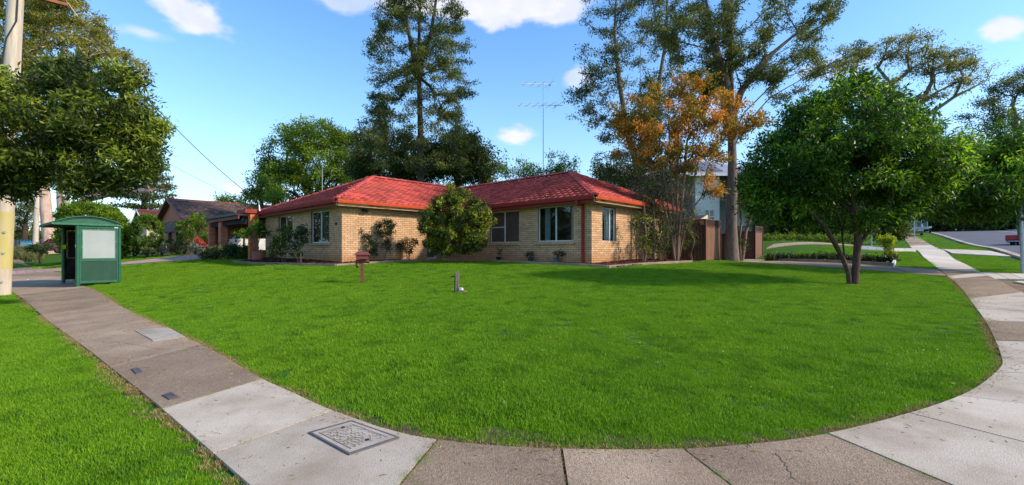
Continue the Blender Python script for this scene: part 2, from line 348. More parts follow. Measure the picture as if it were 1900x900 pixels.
def glassmat(name, tint, refl=.25):
    m = bpy.data.materials.new(name); m.use_nodes = True; t = m.node_tree; t.nodes.clear(); o = nd(t, 'ShaderNodeOutputMaterial')
    g = nd(t, 'ShaderNodeBsdfGlossy', Roughness=.02); g.inputs[0].default_value = (.9, .95, 1, 1); tr = nd(t, 'ShaderNodeBsdfTransparent'); tr.inputs[0].default_value = (*tint, 1)
    fr = nd(t, 'ShaderNodeLayerWeight', Blend=.5); f = mth(t, 'ADD', mth(t, 'MULTIPLY', mth(t, 'POWER', fr.outputs['Facing'], 3.5), .35), refl, clamp=True)
    mx = nd(t, 'ShaderNodeMixShader'); t.links.new(f, mx.inputs[0]); t.links.new(tr.outputs[0], mx.inputs[1]); t.links.new(g.outputs[0], mx.inputs[2]); t.links.new(mx.outputs[0], o.inputs[0]); return m
m_glass = glassmat('window_glass', (.75,.8,.8), .03)
m_carglass = M('dark_car_glass', (.02,.025,.03), rough=.08, spec=.8)
m_green = M('green_shelter_paint', (.016,.098,.052), (.022,.125,.068), rough=.45, scale=6, spec=.45, fine=.08)
m_dkgreen = M('dark_green_panel', (.014,.062,.036), (.018,.075,.045), rough=.5, scale=4, stretch=(1, 1, .4))
m_greenw = M('worn_green_frame', (.03,.17,.095), (.34,.42,.34), rough=.6, scale=22, mask=(.58, .70))
m_poster = M('grey_poster_panel', (.36,.40,.40), (.31,.35,.345), rough=.6, scale=2.2, stretch=(1, 1, .5), fine=.06, fscale=40)
m_yellow = M('yellow_reflector', (.70,.75,.02), rough=.5)
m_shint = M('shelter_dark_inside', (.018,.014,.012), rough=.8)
m_pole = M('weathered_pole_timber', (.60,.52,.42), (.44,.36,.27), rough=.85, scale=3, stretch=(3, 3, .25), bump=.3, bscale=20, fine=.1)
m_poley = M('yellow_painted_timber', (.50,.42,.14), (.53,.45,.30), rough=.85, scale=3, mask=(.4, .75), stretch=(3, 3, .5), fine=.1)
m_galv = M('galvanised_steel', (.42,.46,.48), (.34,.38,.40), rough=.4, metal=.4, scale=8)
m_wire = M('black_cable', (.03,.03,.035), rough=.6)
m_rust = M('rust_brown_arm', (.32,.12,.06), (.20,.08,.05), rough=.8, scale=5)
m_box = M('letterbox_red_brown', (.20,.05,.035), (.13,.038,.03), rough=.5, scale=9, spec=.3)
m_wood = M('grey_weathered_wood', (.30,.22,.16), (.18,.13,.10), rough=.9, scale=5, stretch=(4, 4, .5), bump=.4)
m_edging = M('timber_edging', (.34,.25,.18), (.22,.16,.12), rough=.9, scale=3, bump=.4)
m_white = M('white_plastic', (.75,.74,.70), rough=.5)
m_terra = M('terracotta', (.42,.17,.11), (.34,.13,.09), rough=.8, scale=5)
m_blkpot = M('dark_pot', (.03,.035,.04), rough=.5)
m_bluepot = M('blue_grey_pot', (.12,.16,.18), rough=.5)
m_teal = M('teal_pot', (.02,.10,.09), rough=.5)
m_fence = M('brown_steel_fence', (.15,.06,.038), (.12,.05,.032), rough=.5, scale=3, spec=.4)
m_fence_lit = M('sunlit_steel_fence', (.34,.17,.095), (.30,.15,.085), rough=.5, scale=3, spec=.4)  # lit copy of the brown steel, with the sunshine put into the colour
m_fencecap = M('brown_lattice', (.10,.042,.03), rough=.6)
m_rbrick = M('red_brick', (.56,.21,.115), (.44,.16,.09), rough=.9, scale=9, tone=.2, fine=.1, fscale=50)
m_obrick = M('orange_brick', (.58,.20,.07), (.46,.15,.05), rough=.9, scale=9, tone=.2)
m_dtile = M('brown_concrete_tile', (.17,.115,.10), (.12,.085,.075), rough=.95, scale=2, tone=.4, spec=.05)
m_rtile = M('dark_red_tile', (.17,.05,.05), (.12,.04,.04), rough=.8, scale=2, tone=.3)
m_dred = M('dark_red_trim', (.22,.05,.045), rough=.6)
m_cream = M('cream_wall', (.62,.55,.38), rough=.9)
m_render = M('white_render', (.74,.74,.72), (.68,.68,.66), rough=.9)
m_greyclad = M('grey_cladding', (.24,.235,.22), rough=.8)
m_greyroof = M('grey_roof_sheet', (.30,.31,.35), (.24,.25,.29), rough=.5, scale=2)
m_awning = M('striped_awning', (.32,.27,.22), (.20,.16,.13), rough=.9, scale=3)
m_dkmetal = M('dark_green_gutter', (.03,.045,.04), rough=.5)
m_car_w = M('white_car_paint', (.75,.76,.77), rough=.25, spec=.6, coat=.6)
m_car_r = M('red_car_paint', (.52,.015,.02), rough=.3, spec=.6, coat=.5)
m_tyre = M('tyre_rubber', (.02,.02,.02), rough=.85)
m_rim = M('wheel_rim', (.5,.5,.52), rough=.3, metal=.8)
m_tail = M('red_tail_light', (.55,.02,.02), rough=.25, spec=.6)
m_plate = M('yellow_number_plate', (.65,.50,.10), rough=.5)
m_blk = M('black_plastic', (.025,.025,.028), rough=.6)
m_greyfence = M('grey_blue_fence', (.12,.14,.18), (.10,.115,.15), rough=.7)
m_signb = M('sign_blue', (.03,.42,.62), rough=.5)
m_gtruck = M('green_truck_box', (.02,.16,.10), rough=.5)
m_redcloth = M('red_plastic_toy', (.65,.03,.06), (.5,.02,.04), rough=.5)
bark_grey = M('grey_bark', (.20,.15,.12), (.10,.075,.06), rough=.95, scale=4, stretch=(4, 4, .8), bump=.8, bscale=18)
bark_dark = M('dark_bark', (.085,.058,.042), (.045,.03,.024), rough=.95, scale=4, stretch=(4, 4, .7), bump=.8, bscale=16)
bark_pink = M('gum_bark', (.58,.42,.33), (.36,.24,.19), rough=.85, scale=1.5, stretch=(2, 2, .5), bump=.3)
bark_tan = M('smooth_tan_bark', (.25,.155,.10), (.14,.09,.06), rough=.8, scale=3, stretch=(3, 3, .5), bump=.4)
bark_brown = M('brown_bark', (.075,.042,.028), (.17,.10,.07), rough=.95, scale=6, stretch=(4, 4, 1), bump=1.0, bscale=20, mask=(.45, .7))
lf_hero = leafmat('glossy_green_leaf', (.022,.058,.008), (.07,.16,.014), (.30,.47,.03), trans=.5, rough=.4)
lf_street = leafmat('fresh_green_leaf', (.025,.065,.010), (.08,.18,.015), (.28,.46,.03), trans=.5, rough=.4)
lf_big = leafmat('broad_dark_leaf', (.028,.042,.014), (.085,.13,.022), (.34,.40,.05), trans=.45, rough=.4)
lf_gum = leafmat('gum_leaf', (.08,.085,.018), (.22,.21,.035), (.38,.34,.06), trans=.45, rough=.5)
lf_cas = leafmat('dull_green_leaf', (.032,.052,.015), (.09,.12,.028), (.25,.25,.05), trans=.4, rough=.6)
lf_casg = leafmat('grey_green_leaf', (.030,.046,.022), (.075,.10,.040), (.20,.21,.06), trans=.4, rough=.6)
lf_light = leafmat('light_green_leaf', (.03,.07,.010), (.12,.21,.015), (.34,.44,.03), trans=.45, rough=.5)
lf_dark = leafmat('dark_green_leaf', (.022,.042,.010), (.058,.09,.018), (.17,.21,.03), trans=.35, rough=.5)
lf_lime = leafmat('lime_hedge_leaf', (.03,.075,.008), (.11,.20,.012), (.25,.36,.02), trans=.35, rough=.5)
lf_orange = leafmat('autumn_leaf', (.09,.10,.016), (.30,.20,.025), (.74,.29,.03), trans=.4, rough=.6)
lf_bush = leafmat('yellow_green_leaf', (.022,.042,.008), (.09,.13,.014), (.42,.42,.03), trans=.3, rough=.45)
lf_rose = leafmat('blue_green_leaf', (.012,.032,.012), (.03,.07,.022), (.09,.13,.03), trans=.25, rough=.5)
lf_mixed = leafmat('mixed_garden_leaf', (.03,.05,.015), (.10,.13,.035), (.35,.28,.12), trans=.25, rough=.7)
lf_twig = leafmat('brown_twigs', (.06,.04,.03), (.13,.09,.07), (.22,.17,.13), trans=.1, rough=.9)
lf_yel = leafmat('yellow_shrub_leaf', (.16,.22,.01), (.38,.44,.02), (.62,.60,.05), trans=.4, rough=.5)
lf_flower = leafmat('red_flowers', (.35,.02,.02), (.6,.04,.03), (.75,.2,.15), trans=.2, rough=.6)
lf_silver = leafmat('silver_leaf', (.14,.18,.13), (.28,.33,.25), (.45,.48,.40), trans=.2, rough=.7)

# ------------------------------------------------------------------ ground sheet
def ground():
    def ax(lo, hi, st, far):
        a = list(np.arange(lo, hi+1e-6, st)); s = st; x = a[-1]
        while x < far: s *= 1.35; x += s; a.append(x)
        s = st; x = a[0]
        while x > -far: s *= 1.35; x -= s; a.insert(0, x)
        return np.array(a)
    xs = ax(-22, 24, .4, 900); ys = ax(-4, 32, .4, 900)
    X, Y = np.meshgrid(xs, ys); Z = G(X, Y); V = np.stack([X, Y, Z], -1).reshape(-1, 3); nx, ny = len(xs), len(ys)
    i, j = np.meshgrid(np.arange(nx-1), np.arange(ny-1)); a = (j*nx+i).ravel()
    Q = np.stack([a, a+1, a+nx+1, a+nx], 1)
    me = npmesh('ground', V, Q, np.full(len(Q), .5), m_ground); me.shade_smooth()
    link('ground', me, kind='structure')
ground()

def sheet(mb, A, B, dz=.02, skirt=.08, n=4, tone=.5, mi=0):
    """surface between polylines A and B (same length) lying on the terrain, n strips across, with sides"""
    A = np.array(A, float); B = np.array(B, float); m = len(A); vs = []; fs = []
    for i in range(m):
        for k in range(n+1):
            p = A[i]+(B[i]-A[i])*k/n; vs.append((p[0], p[1], gz(*p)+dz))
    w = n+1
    for i in range(m-1):
        for k in range(n): fs.append((i*w+k, i*w+k+1, (i+1)*w+k+1, (i+1)*w+k))
    ring = [k for k in range(w)]+[i*w+n for i in range(1, m)]+[(m-1)*w+k for k in range(n-1, -1, -1)]+[i*w for i in range(m-2, 0, -1)]
    o = len(vs)
    for q in ring: vs.append((vs[q][0], vs[q][1], vs[q][2]-skirt-dz))
    L = len(ring)
    for i in range(L): fs.append((ring[i], o+i, o+(i+1) % L, ring[(i+1) % L]))
    # orient upward
    a, b, c = (Vector(vs[q]) for q in fs[0][:3])
    if (b-a).cross(c-a).z < 0: fs = [f[::-1] for f in fs]
    mb.add(vs, fs, tone, mi)
def resample(pts, n, t0=0., t1=1.):
    P = np.array(pts, float); s = np.concatenate([[0], np.cumsum(np.linalg.norm(np.diff(P, axis=0), axis=1))]); s /= s[-1]
    t = np.linspace(t0, t1, n); return np.stack([np.interp(t, s, P[:, k]) for k in range(P.shape[1])], 1)
def tof(pts, q):
    """curve parameter of the point of the polyline nearest q"""
    P = resample(pts, 2001); return float(np.argmin(np.hypot(P[:, 0]-q[0], P[:, 1]-q[1])))/2000
def smooth(pts, it=2):
    P = [np.array(p, float) for p in pts]
    for _ in range(it):
        Q = [P[0]]
        for a, b in zip(P[:-1], P[1:]): Q += [a*.75+b*.25, a*.25+b*.75]
        P = Q+[P[-1]]
    return np.array(P)

# ---- the footpath that sweeps round the corner
IN = smooth([hit(45+0, 480+2), hit(100, 505), (-26.0, 25.2), (-20.5, 20.6)]+[hit(*p) for p in [(160,535),(270,594),(400,656),(480,706),(536,731),(600,762),(646,779),(710,803),(807,826),(1000,841),(1237,844),(1393,834),(1535,815),(1711,768),(1805,732),(1860,687),(1861,671),(1848,636),(1828,596),(1813,576),(1779,530),(1758,514)]], 2)
lft = [hit(*p) for p in [(30,548),(150,641),(225,702),(300,762),(450,897)]]
d0 = np.array(lft[0])-np.array(lft[1]); d0 /= np.linalg.norm(d0)
OUT = smooth([tuple(np.array(lft[0])+d0*75), tuple(np.array(lft[0])+d0*16)]+lft+[(-.75,1.98),(.2,1.62),(1.3,1.5),(2.4,1.6),(3.6,2.05),(4.9,2.9),(5.9,3.7),(6.9,4.75),(7.9,5.75),(8.9,6.9)]+[hit(1900,547), hit(1857,523), hit(1819,507)], 2)
footpath = MB(); footpath_root = link('footpath', None, kind='structure')
def joint(i_px, o_px):
    ip = hit(*i_px) if i_px[1] > 100 else i_px; op = hit(*o_px) if (abs(o_px[0]) > 40) else o_px
    return tof(IN, ip), tof(OUT, op)
def lin(n, a, b): return [a+(b-a)*i/n for i in range(1, n+1)]
ti = lin(9, 0.0, tof(IN, hit(160,535)))+[tof(IN, hit(*p)) for p in [(215,565),(285,602),(370,643),(484,708),(618,768),(807,826)]]+[tof(IN, hit(1045,843)), tof(IN, hit(1275,843)), tof(IN, hit(1538,815)), tof(IN, hit(1690,775)), tof(IN, hit(1785,742)), tof(IN, hit(1855,697)), tof(IN, hit(1861,671)), tof(IN, hit(1848,636)), tof(IN, hit(1830,598)), tof(IN, hit(1812,575)), tof(IN, hit(1801,556)), tof(IN, hit(1787,540)), tof(IN, hit(1768,519)), 1.0]
to = lin(9, 0.0, tof(OUT, lft[0]))+[tof(OUT, hit(*p)) for p in [(80,587),(135,630),(205,686),(300,762),(400,848)]]+[tof(OUT, q) for q in [(-.8,2.0),(.3,1.6),(1.5,1.52),(2.75,1.72),(3.95,2.25)]]+[tof(OUT, q) for q in [(5.2,3.1),(6.4,4.2)]]+[tof(OUT, q) for q in [(7.1,4.95),(7.6,5.45),(8.6,6.6),(9.3,7.4)]]+[tof(OUT, hit(1893,544)), tof(OUT, hit(1865,527)), tof(OUT, hit(1832,513)), 1.0]
assert len(ti) == len(to), (len(ti), len(to))
n_s = len(ti); kinds = []
m_slabs = [m_aggr]*13+[m_conc]*2+[m_aggr]*3+[m_conc]*5+[m_aggr, m_conc, m_conc, m_aggr, m_aggr, m_concw]
m_slabs = (m_slabs+[m_conc]*40)[:n_s]
rr = random.Random(4); pi, po = 0.0, 0.0
for k in range(n_s):
    a, b, c, d = pi, ti[k], po, to[k]; pi, po = b, d
    if b <= a or d <= c: continue
    nn = 14; A = resample(IN, nn, a, b); B = resample(OUT, nn, c, d)
    # open the joint
    La = max(.05, np.linalg.norm(A[-1]-A[0])); Lb = max(.05, np.linalg.norm(B[-1]-B[0])); ga = .009/La; gb = .009/Lb
    A = resample(IN, nn, a+(b-a)*ga, b-(b-a)*ga); B = resample(OUT, nn, c+(d-c)*gb, d-(d-c)*gb)
    mb = MB(); sheet(mb, A, B, dz=.026+rr.uniform(-.002, .004), n=5, tone=rr.random()); mb.build('slab', m_slabs[k], footpath_root)
mb = MB(); sheet(mb, resample(IN, 420), resample(OUT, 420), dz=.006, n=6); mb.build('joint_bed', m_joint, footpath_root)

# ---- right-hand path and driveways
SDV = np.array((.65, .76)); SDV /= np.linalg.norm(SDV); SNV = np.array((SDV[1], -SDV[0]))
def W2(pts): return [hit(*p) for p in pts]
def slabs(root, A, B, n, mat, dz=.02, name='slab', sub=6, gap=.01, tones=None, across=3):
    L = np.linalg.norm(np.diff(np.array(A), axis=0), axis=1).sum()
    for i in range(n):
        g = gap/L; t0, t1_ = i/n+g, (i+1)/n-g
        mb = MB(); sheet(mb, resample(A, sub, t0, t1_), resample(B, sub, t0, t1_), dz=dz, n=across, tone=rr.random()); mb.build(name, mat, root)
side_path = link('side_path', None, kind='structure')
sp0 = np.array(hit(1743, 501)); sp1 = sp0+SNV*1.5; L0 = lambda t, q: tuple(q+SDV*t)
slabs(side_path, [L0(0, sp0), L0(25.5, sp0)], [L0(-.7, sp0+SNV*.95), L0(25.5, sp1)], 15, m_concw, dz=.030)
slabs(side_path, [L0(25.52, sp0), L0(33, sp0)], [L0(25.52, sp1), L0(33, sp1)], 5, m_concw, dz=.034)
slabs(side_path, [L0(33.02, sp0), L0(80, sp0)], [L0(33.02, sp1), L0(80, sp1)], 24, m_aggr, dz=.038)
drive = link('driveway', None, kind='structure')
slabs(drive, W2([(1369,486),(1560,498),(1757,513.5)]), W2([(1376,480.6),(1559,489),(1741,501)]), 7, m_aggr, dz=.03, across=4)
slabs(drive, W2([(1757,513.5),(1819,507.5)]), W2([(1742,501),(1812,505)]), 2, m_aggr, dz=.034, across=5)
slabs(drive, W2([(1844,519),(1960,521)]), W2([(1817,506.5),(1935,510.5)]), 4, m_concw, dz=.03)
drive2 = link('driveway', None, kind='structure')
slabs(drive2, W2([(1594,463),(1657,466)]), W2([(1594,457.5),(1655,461)]), 4, M('grey_driveway', (.30,.29,.31), rough=.9, tone=.1), dz=.05)
slabs(drive2, W2([(1659,466.5),(1700,468)]), W2([(1657,461.5),(1698,461.5)]), 2, m_concw, dz=.05)
slabs(drive2, W2([(1766,471),(1878,477)]), W2([(1746,463.5),(1838,467)]), 5, m_concw, dz=.05)
# pink driveway of the house next door
drive3 = link('driveway', None, kind='structure')
slabs(drive3, [hit(14,510.5), hit(116,502.5), hit(225,492), hit(330,484), hit(397,479)], [hit(14,505), hit(116,498), hit(225,488), hit(320,478), (-23.5,34)], 26, m_pink, dz=.045, name='paver', gap=.012)

# ---- the street on the right
road = link('road', None, kind='structure')
k0 = np.array(hit(1814, 452)); nk = 5.35; nf = 15.9
def sw(d, n): return SDV*d+SNV*n
mb = MB()
ds = np.concatenate([np.arange(8, 100, 4), np.arange(100, 420, 20)])
sheet(mb, [sw(d, nk+.15) for d in ds], [sw(d, nf-.1) for d in ds], dz=.045, skirt=.01, n=8); mb.build('asphalt', m_asph, road)
mb = MB(); mb2 = MB()
for d0_, d1_ in zip(np.arange(8, 130, 2.4), np.arange(10.4, 133, 2.4)):
    sheet(mb, [sw(d0_+.01, nk-.15), sw(d1_-.01, nk-.15)], [sw(d0_+.01, nk+.15), sw(d1_-.01, nk+.15)], dz=.12, skirt=.2, n=1, tone=rr.random())
    sheet(mb2, [sw(d0_+.01, nf-.15), sw(d1_-.01, nf-.15)], [sw(d0_+.01, nf+.15), sw(d1_-.01, nf+.15)], dz=.16, skirt=.2, n=1, tone=rr.random())
mb.build('kerb', m_conc, road, kind='stuff'); mb2.build('kerb', m_conc, road, kind='stuff')
nm = (nk+nf)/2
for i, (a, b) in enumerate([(30, 58), (60.5, 62), (64, 65.5), (68, 69.5), (72, 73.5), (76, 77.5)]):
    mb = MB(); dd = np.linspace(a, b, 2 if b-a < 3 else 10); sheet(mb, [sw(d, nm-.06) for d in dd], [sw(d, nm+.06) for d in dd], dz=.055, skirt=.005, n=1); mb.build('road_marking', m_paint_w, road)
mb = MB(); dd = np.linspace(60, 110, 14); sheet(mb, [sw(d, nf-2.3) for d in dd], [sw(d, nf-2.18) for d in dd], dz=.055, skirt=.005, n=1); mb.build('road_marking', m_paint_w, road)
# bare soil strip and slab piece by the kerb
mb = MB(); sheet(mb, [hit(1845,521), hit(1862,531), hit(1900,551)], [hit(1960,523), hit(1960,531), hit(1960,551)], dz=.012, skirt=.02, n=4); mb.build('bare_soil', m_soil, kind='structure')
mb = MB(); sheet(mb, [hit(1882,526), hit(1960,540)], [hit(1890,524.5), hit(1960,527)], dz=.05, skirt=.1, n=3); o = mb.build('slab_offcut', m_concw); tag(o, 'short concrete slab lying on bare soil at the right edge', 'slab')

# ------------------------------------------------------------------ the blond brick house (local x = right-back, y = left-back)
HV = np.array((.684, .73)); HV /= np.linalg.norm(HV); HU = np.array((-HV[1], HV[0]))
H0 = np.array((-7.0, 18.2)); HROT = math.atan2(HV[1], HV[0]); ZB = .80; ZW = 2.42      # wall height above ZB
def loc2w(x, y): p = H0+HV*x+HU*y; return float(p[0]), float(p[1])
house = thing('brick_house', 'single storey blond brick house with red tiled hip roof at the corner lawn', 'house', (H0[0], H0[1], ZB), HROT)
def wall_pieces(mb, a, b, L, z0, z1, op, thick, out):
    """backing: boxes around openings; a = start (x,y), b = unit direction, out = outward normal"""
    xs = sorted({0, L}|{o[0] for o in op}|{o[1] for o in op}); zs = sorted({z0, z1}|{o[2] for o in op}|{o[3] for o in op})
    for i in range(len(xs)-1):
        for j in range(len(zs)-1):
            cx, cz = (xs[i]+xs[i+1])/2, (zs[j]+zs[j+1])/2
            if any(o[0] < cx < o[1] and o[2] < cz < o[3] for o in op): continue
            q = []
            for z in (zs[j], zs[j+1]):
                for s_, t_ in ((xs[i], 0), (xs[i+1], 0), (xs[i+1], -thick), (xs[i], -thick)):
                    q.append((a[0]+b[0]*s_+out[0]*t_, a[1]+b[1]*s_+out[1]*t_, z))
            mb.hexa(q)
BH, BL, BG = .086, .24, .013
brick_list = []       # (distance, matrix, tone, parent)
brick_mesh = []
for i in range(7):
    b_ = MB(); h = BH-BG; l = BL-BG; c = .004
    b_.box(0, l, -.012, .02, 0, h, tone=i/6); brick_mesh.append(b_.mesh('brick', m_brick))
def brick_skin(parent, a, b, out, L, z0, z1, op, root_loc=loc2w, store=brick_list, rest=None, r=random.Random(1), ext=(0, 0)):
    rows = int(round((z1-z0)/BH))
    for k in range(rows):
        zc = z0+(k+.5)*BH; cuts = [(-ext[0], L+ext[1])]
        for o in op:
            if o[2] < zc < o[3]:
                nc = []
                for c0, c1 in cuts:
                    if o[0] > c0: nc.append((c0, min(c1, o[0])))
                    if o[1] < c1: nc.append((max(c0, o[1]), c1))
                cuts = [c for c in nc if c[1]-c[0] > .01]
        s = -BL/2*(k % 2)-ext[0]
        while s < L+ext[1]:
            for c0, c1 in cuts:
                x0, x1 = max(s, c0), min(s+BL-BG, c1)
                if x1-x0 < .02: continue
                full = (x1-x0) > BL-BG-.002; tone = r.random(); jit = r.uniform(-.002, .002)
                px, py = a[0]+b[0]*x0, a[1]+b[1]*x0; z = z0+k*BH+BG/2
                if full: w = root_loc(px, py); store.append((math.hypot(w[0], w[1])+.5*abs(z-1.2), (px, py, z), math.atan2(b[1], b[0]), tone, parent))
                else:
                    q = []
                    for zz in (z, z+BH-BG):
                        for s_, t_ in ((x0, .012+jit), (x1, .012+jit), (x1, -.02), (x0, -.02)):
                            q.append((a[0]+b[0]*s_+out[0]*t_, a[1]+b[1]*s_+out[1]*t_, zz))
                    rest.hexa(q, tone)
            s += BL
WIN = {  # wall: list of (s0,s1,z0,z1) with z local
 'A': [(1.15, 3.01, .93, 2.36), (5.18, 7.06, .93, 2.36)],
 'C': [(8.218-2.05, 8.218-.21, .95, 2.40), (8.218-4.93, 8.218-3.13, .93, 2.36)],
 'D': [(.42, 1.17, .93, 2.32)],
 'R': [(4.72-4.235, 5.536-4.235, .16, 2.2)]}
# recompute C openings from the pixel columns of the photograph's window edges (positions along the wall, measured from its left-back end)
LC = 9.218
def c_at(px):
    k = (px-CX)/F; p = H0+HV*5.918; # p + u*y
    y = (k*p[1]-p[0])/(HU[0]-k*HU[1]); return y
def a_at(px): k = (px-CX)/F; return (k*H0[1]-H0[0])/(HU[0]-k*HU[1])
def d_at(px): k = (px-CX)/F; p = H0+HU*(-8.218)+HV*5.918; return (k*p[1]-p[0])/(HV[0]-k*HV[1])
WIN['C'] = [(1.0-c_at(998.3), 1.0-c_at(1064.8), .95, 2.40), (1.0-c_at(909.5), 1.0-c_at(963.3), .93, 2.36)]; WIN['C'] = [(min(o[0], o[1]), max(o[0], o[1]), o[2], o[3]) for o in WIN['C']]
WIN['A'] = [(a_at(611.5), a_at(577.5), .92, 2.34), (a_at(543.5), a_at(517), .92, 2.34)]
WIN['D'] = [(d_at(1117), d_at(1142.5), .93, 2.30)]
walls = {  # name: start, dir, outward, length
 'A': ((0, 0), (0, 1), (-1, 0), 8.95), 'B': ((0, 0), (1, 0), (0, -1), 4.235), 'R': ((4.235, 1.0), (1, 0), (0, -1), 1.683),
 'C': ((5.918, 1.0), (0, -1), (-1, 0), LC), 'D': ((5.918, -8.218), (1, 0), (0, -1), 7.0)}
rest = MB()
wmb = MB()
for w, (a, b, o, L) in walls.items(): wall_pieces(wmb, a, b, L, 0, ZW, WIN.get(w, []), .11, o)
wmb.box(4.225, 4.235, .0, 1.0, 0, ZW); wmb.box(12.80, 12.918, -8.21, 9.0, 0, ZW); wmb.box(0, 12.8, 8.95, 9.06, 0, ZW)
wall = wmb.build('wall', m_mortar, house)
for w, (a, b, o, L) in walls.items():
    brick_skin(wall, a, b, o, L, .02, .02+28*BH, WIN.get(w, []), rest=rest, r=random.Random(hash(w) % 97 if False else ord(w[0])), ext=(.012, 0) if w in 'A' else (0, .012) if w == 'C' else (0, 0))
def place_bricks(store, rest, limit=300, name='brick'):
    store.sort(key=lambda q: q[0])
    for i, (d, p, rz, tone, par) in enumerate(store):
        k = min(6, int(tone*7))
        if i < limit:
            o = bpy.data.objects.new(name, brick_mesh[k]); COL.objects.link(o); o.parent = par; o.location = p; o.rotation_euler = (0, 0, rz)
        else:
            c, s = math.cos(rz), math.sin(rz); l = BL-BG; h = BH-BG; q = []; ny = .012
            for zz in (p[2], p[2]+h):
                for X_, Y_ in ((0, -ny), (l, -ny), (l, .02), (0, .02)): q.append((p[0]+c*X_-s*Y_, p[1]+s*X_+c*Y_, zz))
            rest.hexa(q, tone)
# direction check: local -y of the brick must face outwards; wall A runs +y with outward -x -> flip start
fixed = []
for d, p, rz, tone, par in brick_list:
    ox, oy = math.sin(rz), -math.cos(rz)
    if abs(rz-math.pi/2) < .01:      # wall A runs +y: reverse so that the face looks to -x
        p = (p[0], p[1]+BL-BG, p[2]); rz = -math.pi/2
    fixed.append((d, p, rz, tone, par))
place_bricks(fixed, rest)
rest.build('brickwork', m_brick, wall, kind='stuff')

def window(a, b, o, s0, s1, z0, z1, parent, mull=(.5,), trans=None, curtain=(), blind=None, screen=None, fr=m_alum, wdt=.045, sill=True, name='window', recess=.055, bars=()):
    """window in a wall: frame, panes, and what is behind the glass"""
    def P(s, t, z): return (a[0]+b[0]*s+o[0]*t, a[1]+b[1]*s+o[1]*t, z)
    def bx(mb, u0, u1, t0, t1, w0, w1, tone=.5):
        mb.hexa([P(u0, t0, w0), P(u1, t0, w0), P(u1, t1, w0), P(u0, t1, w0), P(u0, t0, w1), P(u1, t0, w1), P(u1, t1, w1), P(u0, t1, w1)], tone)
    f = MB(); r = -recess
    bx(f, s0, s1, r-.05, r, z0, z0+wdt); bx(f, s0, s1, r-.05, r, z1-wdt, z1); bx(f, s0, s0+wdt, r-.05, r, z0+wdt, z1-wdt); bx(f, s1-wdt, s1, r-.05, r, z0+wdt, z1-wdt)
    cuts = [s0+wdt]+[s0+(s1-s0)*m for m in mull]+[s1-wdt]
    for m in cuts[1:-1]: bx(f, m-wdt/2, m+wdt/2, r-.05, r+.006, z0+wdt, z1-wdt)
    for i, zf in bars: bx(f, cuts[i]+.02, cuts[i+1]-.02, r-.05, r+.003, z0+(z1-z0)*zf-.018, z0+(z1-z0)*zf+.018)
    fo = f.build(name, fr, parent)
    for i in range(len(cuts)-1):
        g = MB(); e = wdt/2 if 0 < i else 0; e2 = wdt/2 if i < len(cuts)-2 else 0
        bx(g, cuts[i]+e, cuts[i+1]-e2, r-.03, r-.024, z0+wdt, z1-wdt); g.build('pane', m_glass, fo)
    d = MB(); D = .75
    bx(d, s0, s1, r-D-.02, r-D, z0, z1); bx(d, s0-.02, s0, r-D, r-.06, z0, z1); bx(d, s1, s1+.02, r-D, r-.06, z0, z1); bx(d, s0, s1, r-D, r-.06, z0-.02, z0); bx(d, s0, s1, r-D, r-.06, z1, z1+.02)
    d.build('dark_room', m_dark, fo)
    for c0, c1 in curtain:
        c = MB(); n = 26; v = []
        for k in range(n+1):
            s = s0+(s1-s0)*(c0+(c1-c0)*k/n); t = r-.16+.025*math.sin(k*1.9)
            v += [P(s, t, z0+.03), P(s, t, z1-.05)]
        c.add(v, [(2*k, 2*k+2, 2*k+3, 2*k+1) for k in range(n)]); c.build('curtain', m_curt, fo)
    if blind:
        c = MB(); z = z0+.05
        while z < z1-.05: bx(c, s0+(s1-s0)*blind[0], s0+(s1-s0)*blind[1], r-.13, r-.10, z, z+.022); z += .05
        c.build('blind', m_blind, fo, kind='stuff')
    if screen:
        c = MB()
        for q0, q1 in screen: bx(c, s0+(s1-s0)*q0+.02, s0+(s1-s0)*q1-.02, r-.02, r-.016, z0+wdt, z1-wdt)
        c.build('insect_screen', m_screen, fo)
    if sill:
        c = MB(); s = s0-.14
        while s < s1+.03: bx(c, s, min(s+.078, s1+.06), -.02, .075, z0-.115, z0-.006, tone=rr.random()*.5); s += .086
        c.build('sill', m_brick, fo, kind='stuff')
    return fo
A_ = walls['A'][:3]; C_ = walls['C'][:3]; D_ = walls['D'][:3]; R_W = walls['R'][:3]
for i, w in enumerate(WIN['A']): window(*A_, *w, house, blind=(.03, .5) if i == 0 else (.03, .5), screen=None, mull=(.5,), curtain=())
window(*C_, *WIN['C'][0], house, mull=(.5,), curtain=((.12, .26), (.86, .99)))
window(*C_, *WIN['C'][1], house, mull=(.5,), screen=((.0, 1.0),), bars=((0, .5),))
window(*D_, *WIN['D'][0], house, mull=(.62,), curtain=((.5, .98),), sill=False)
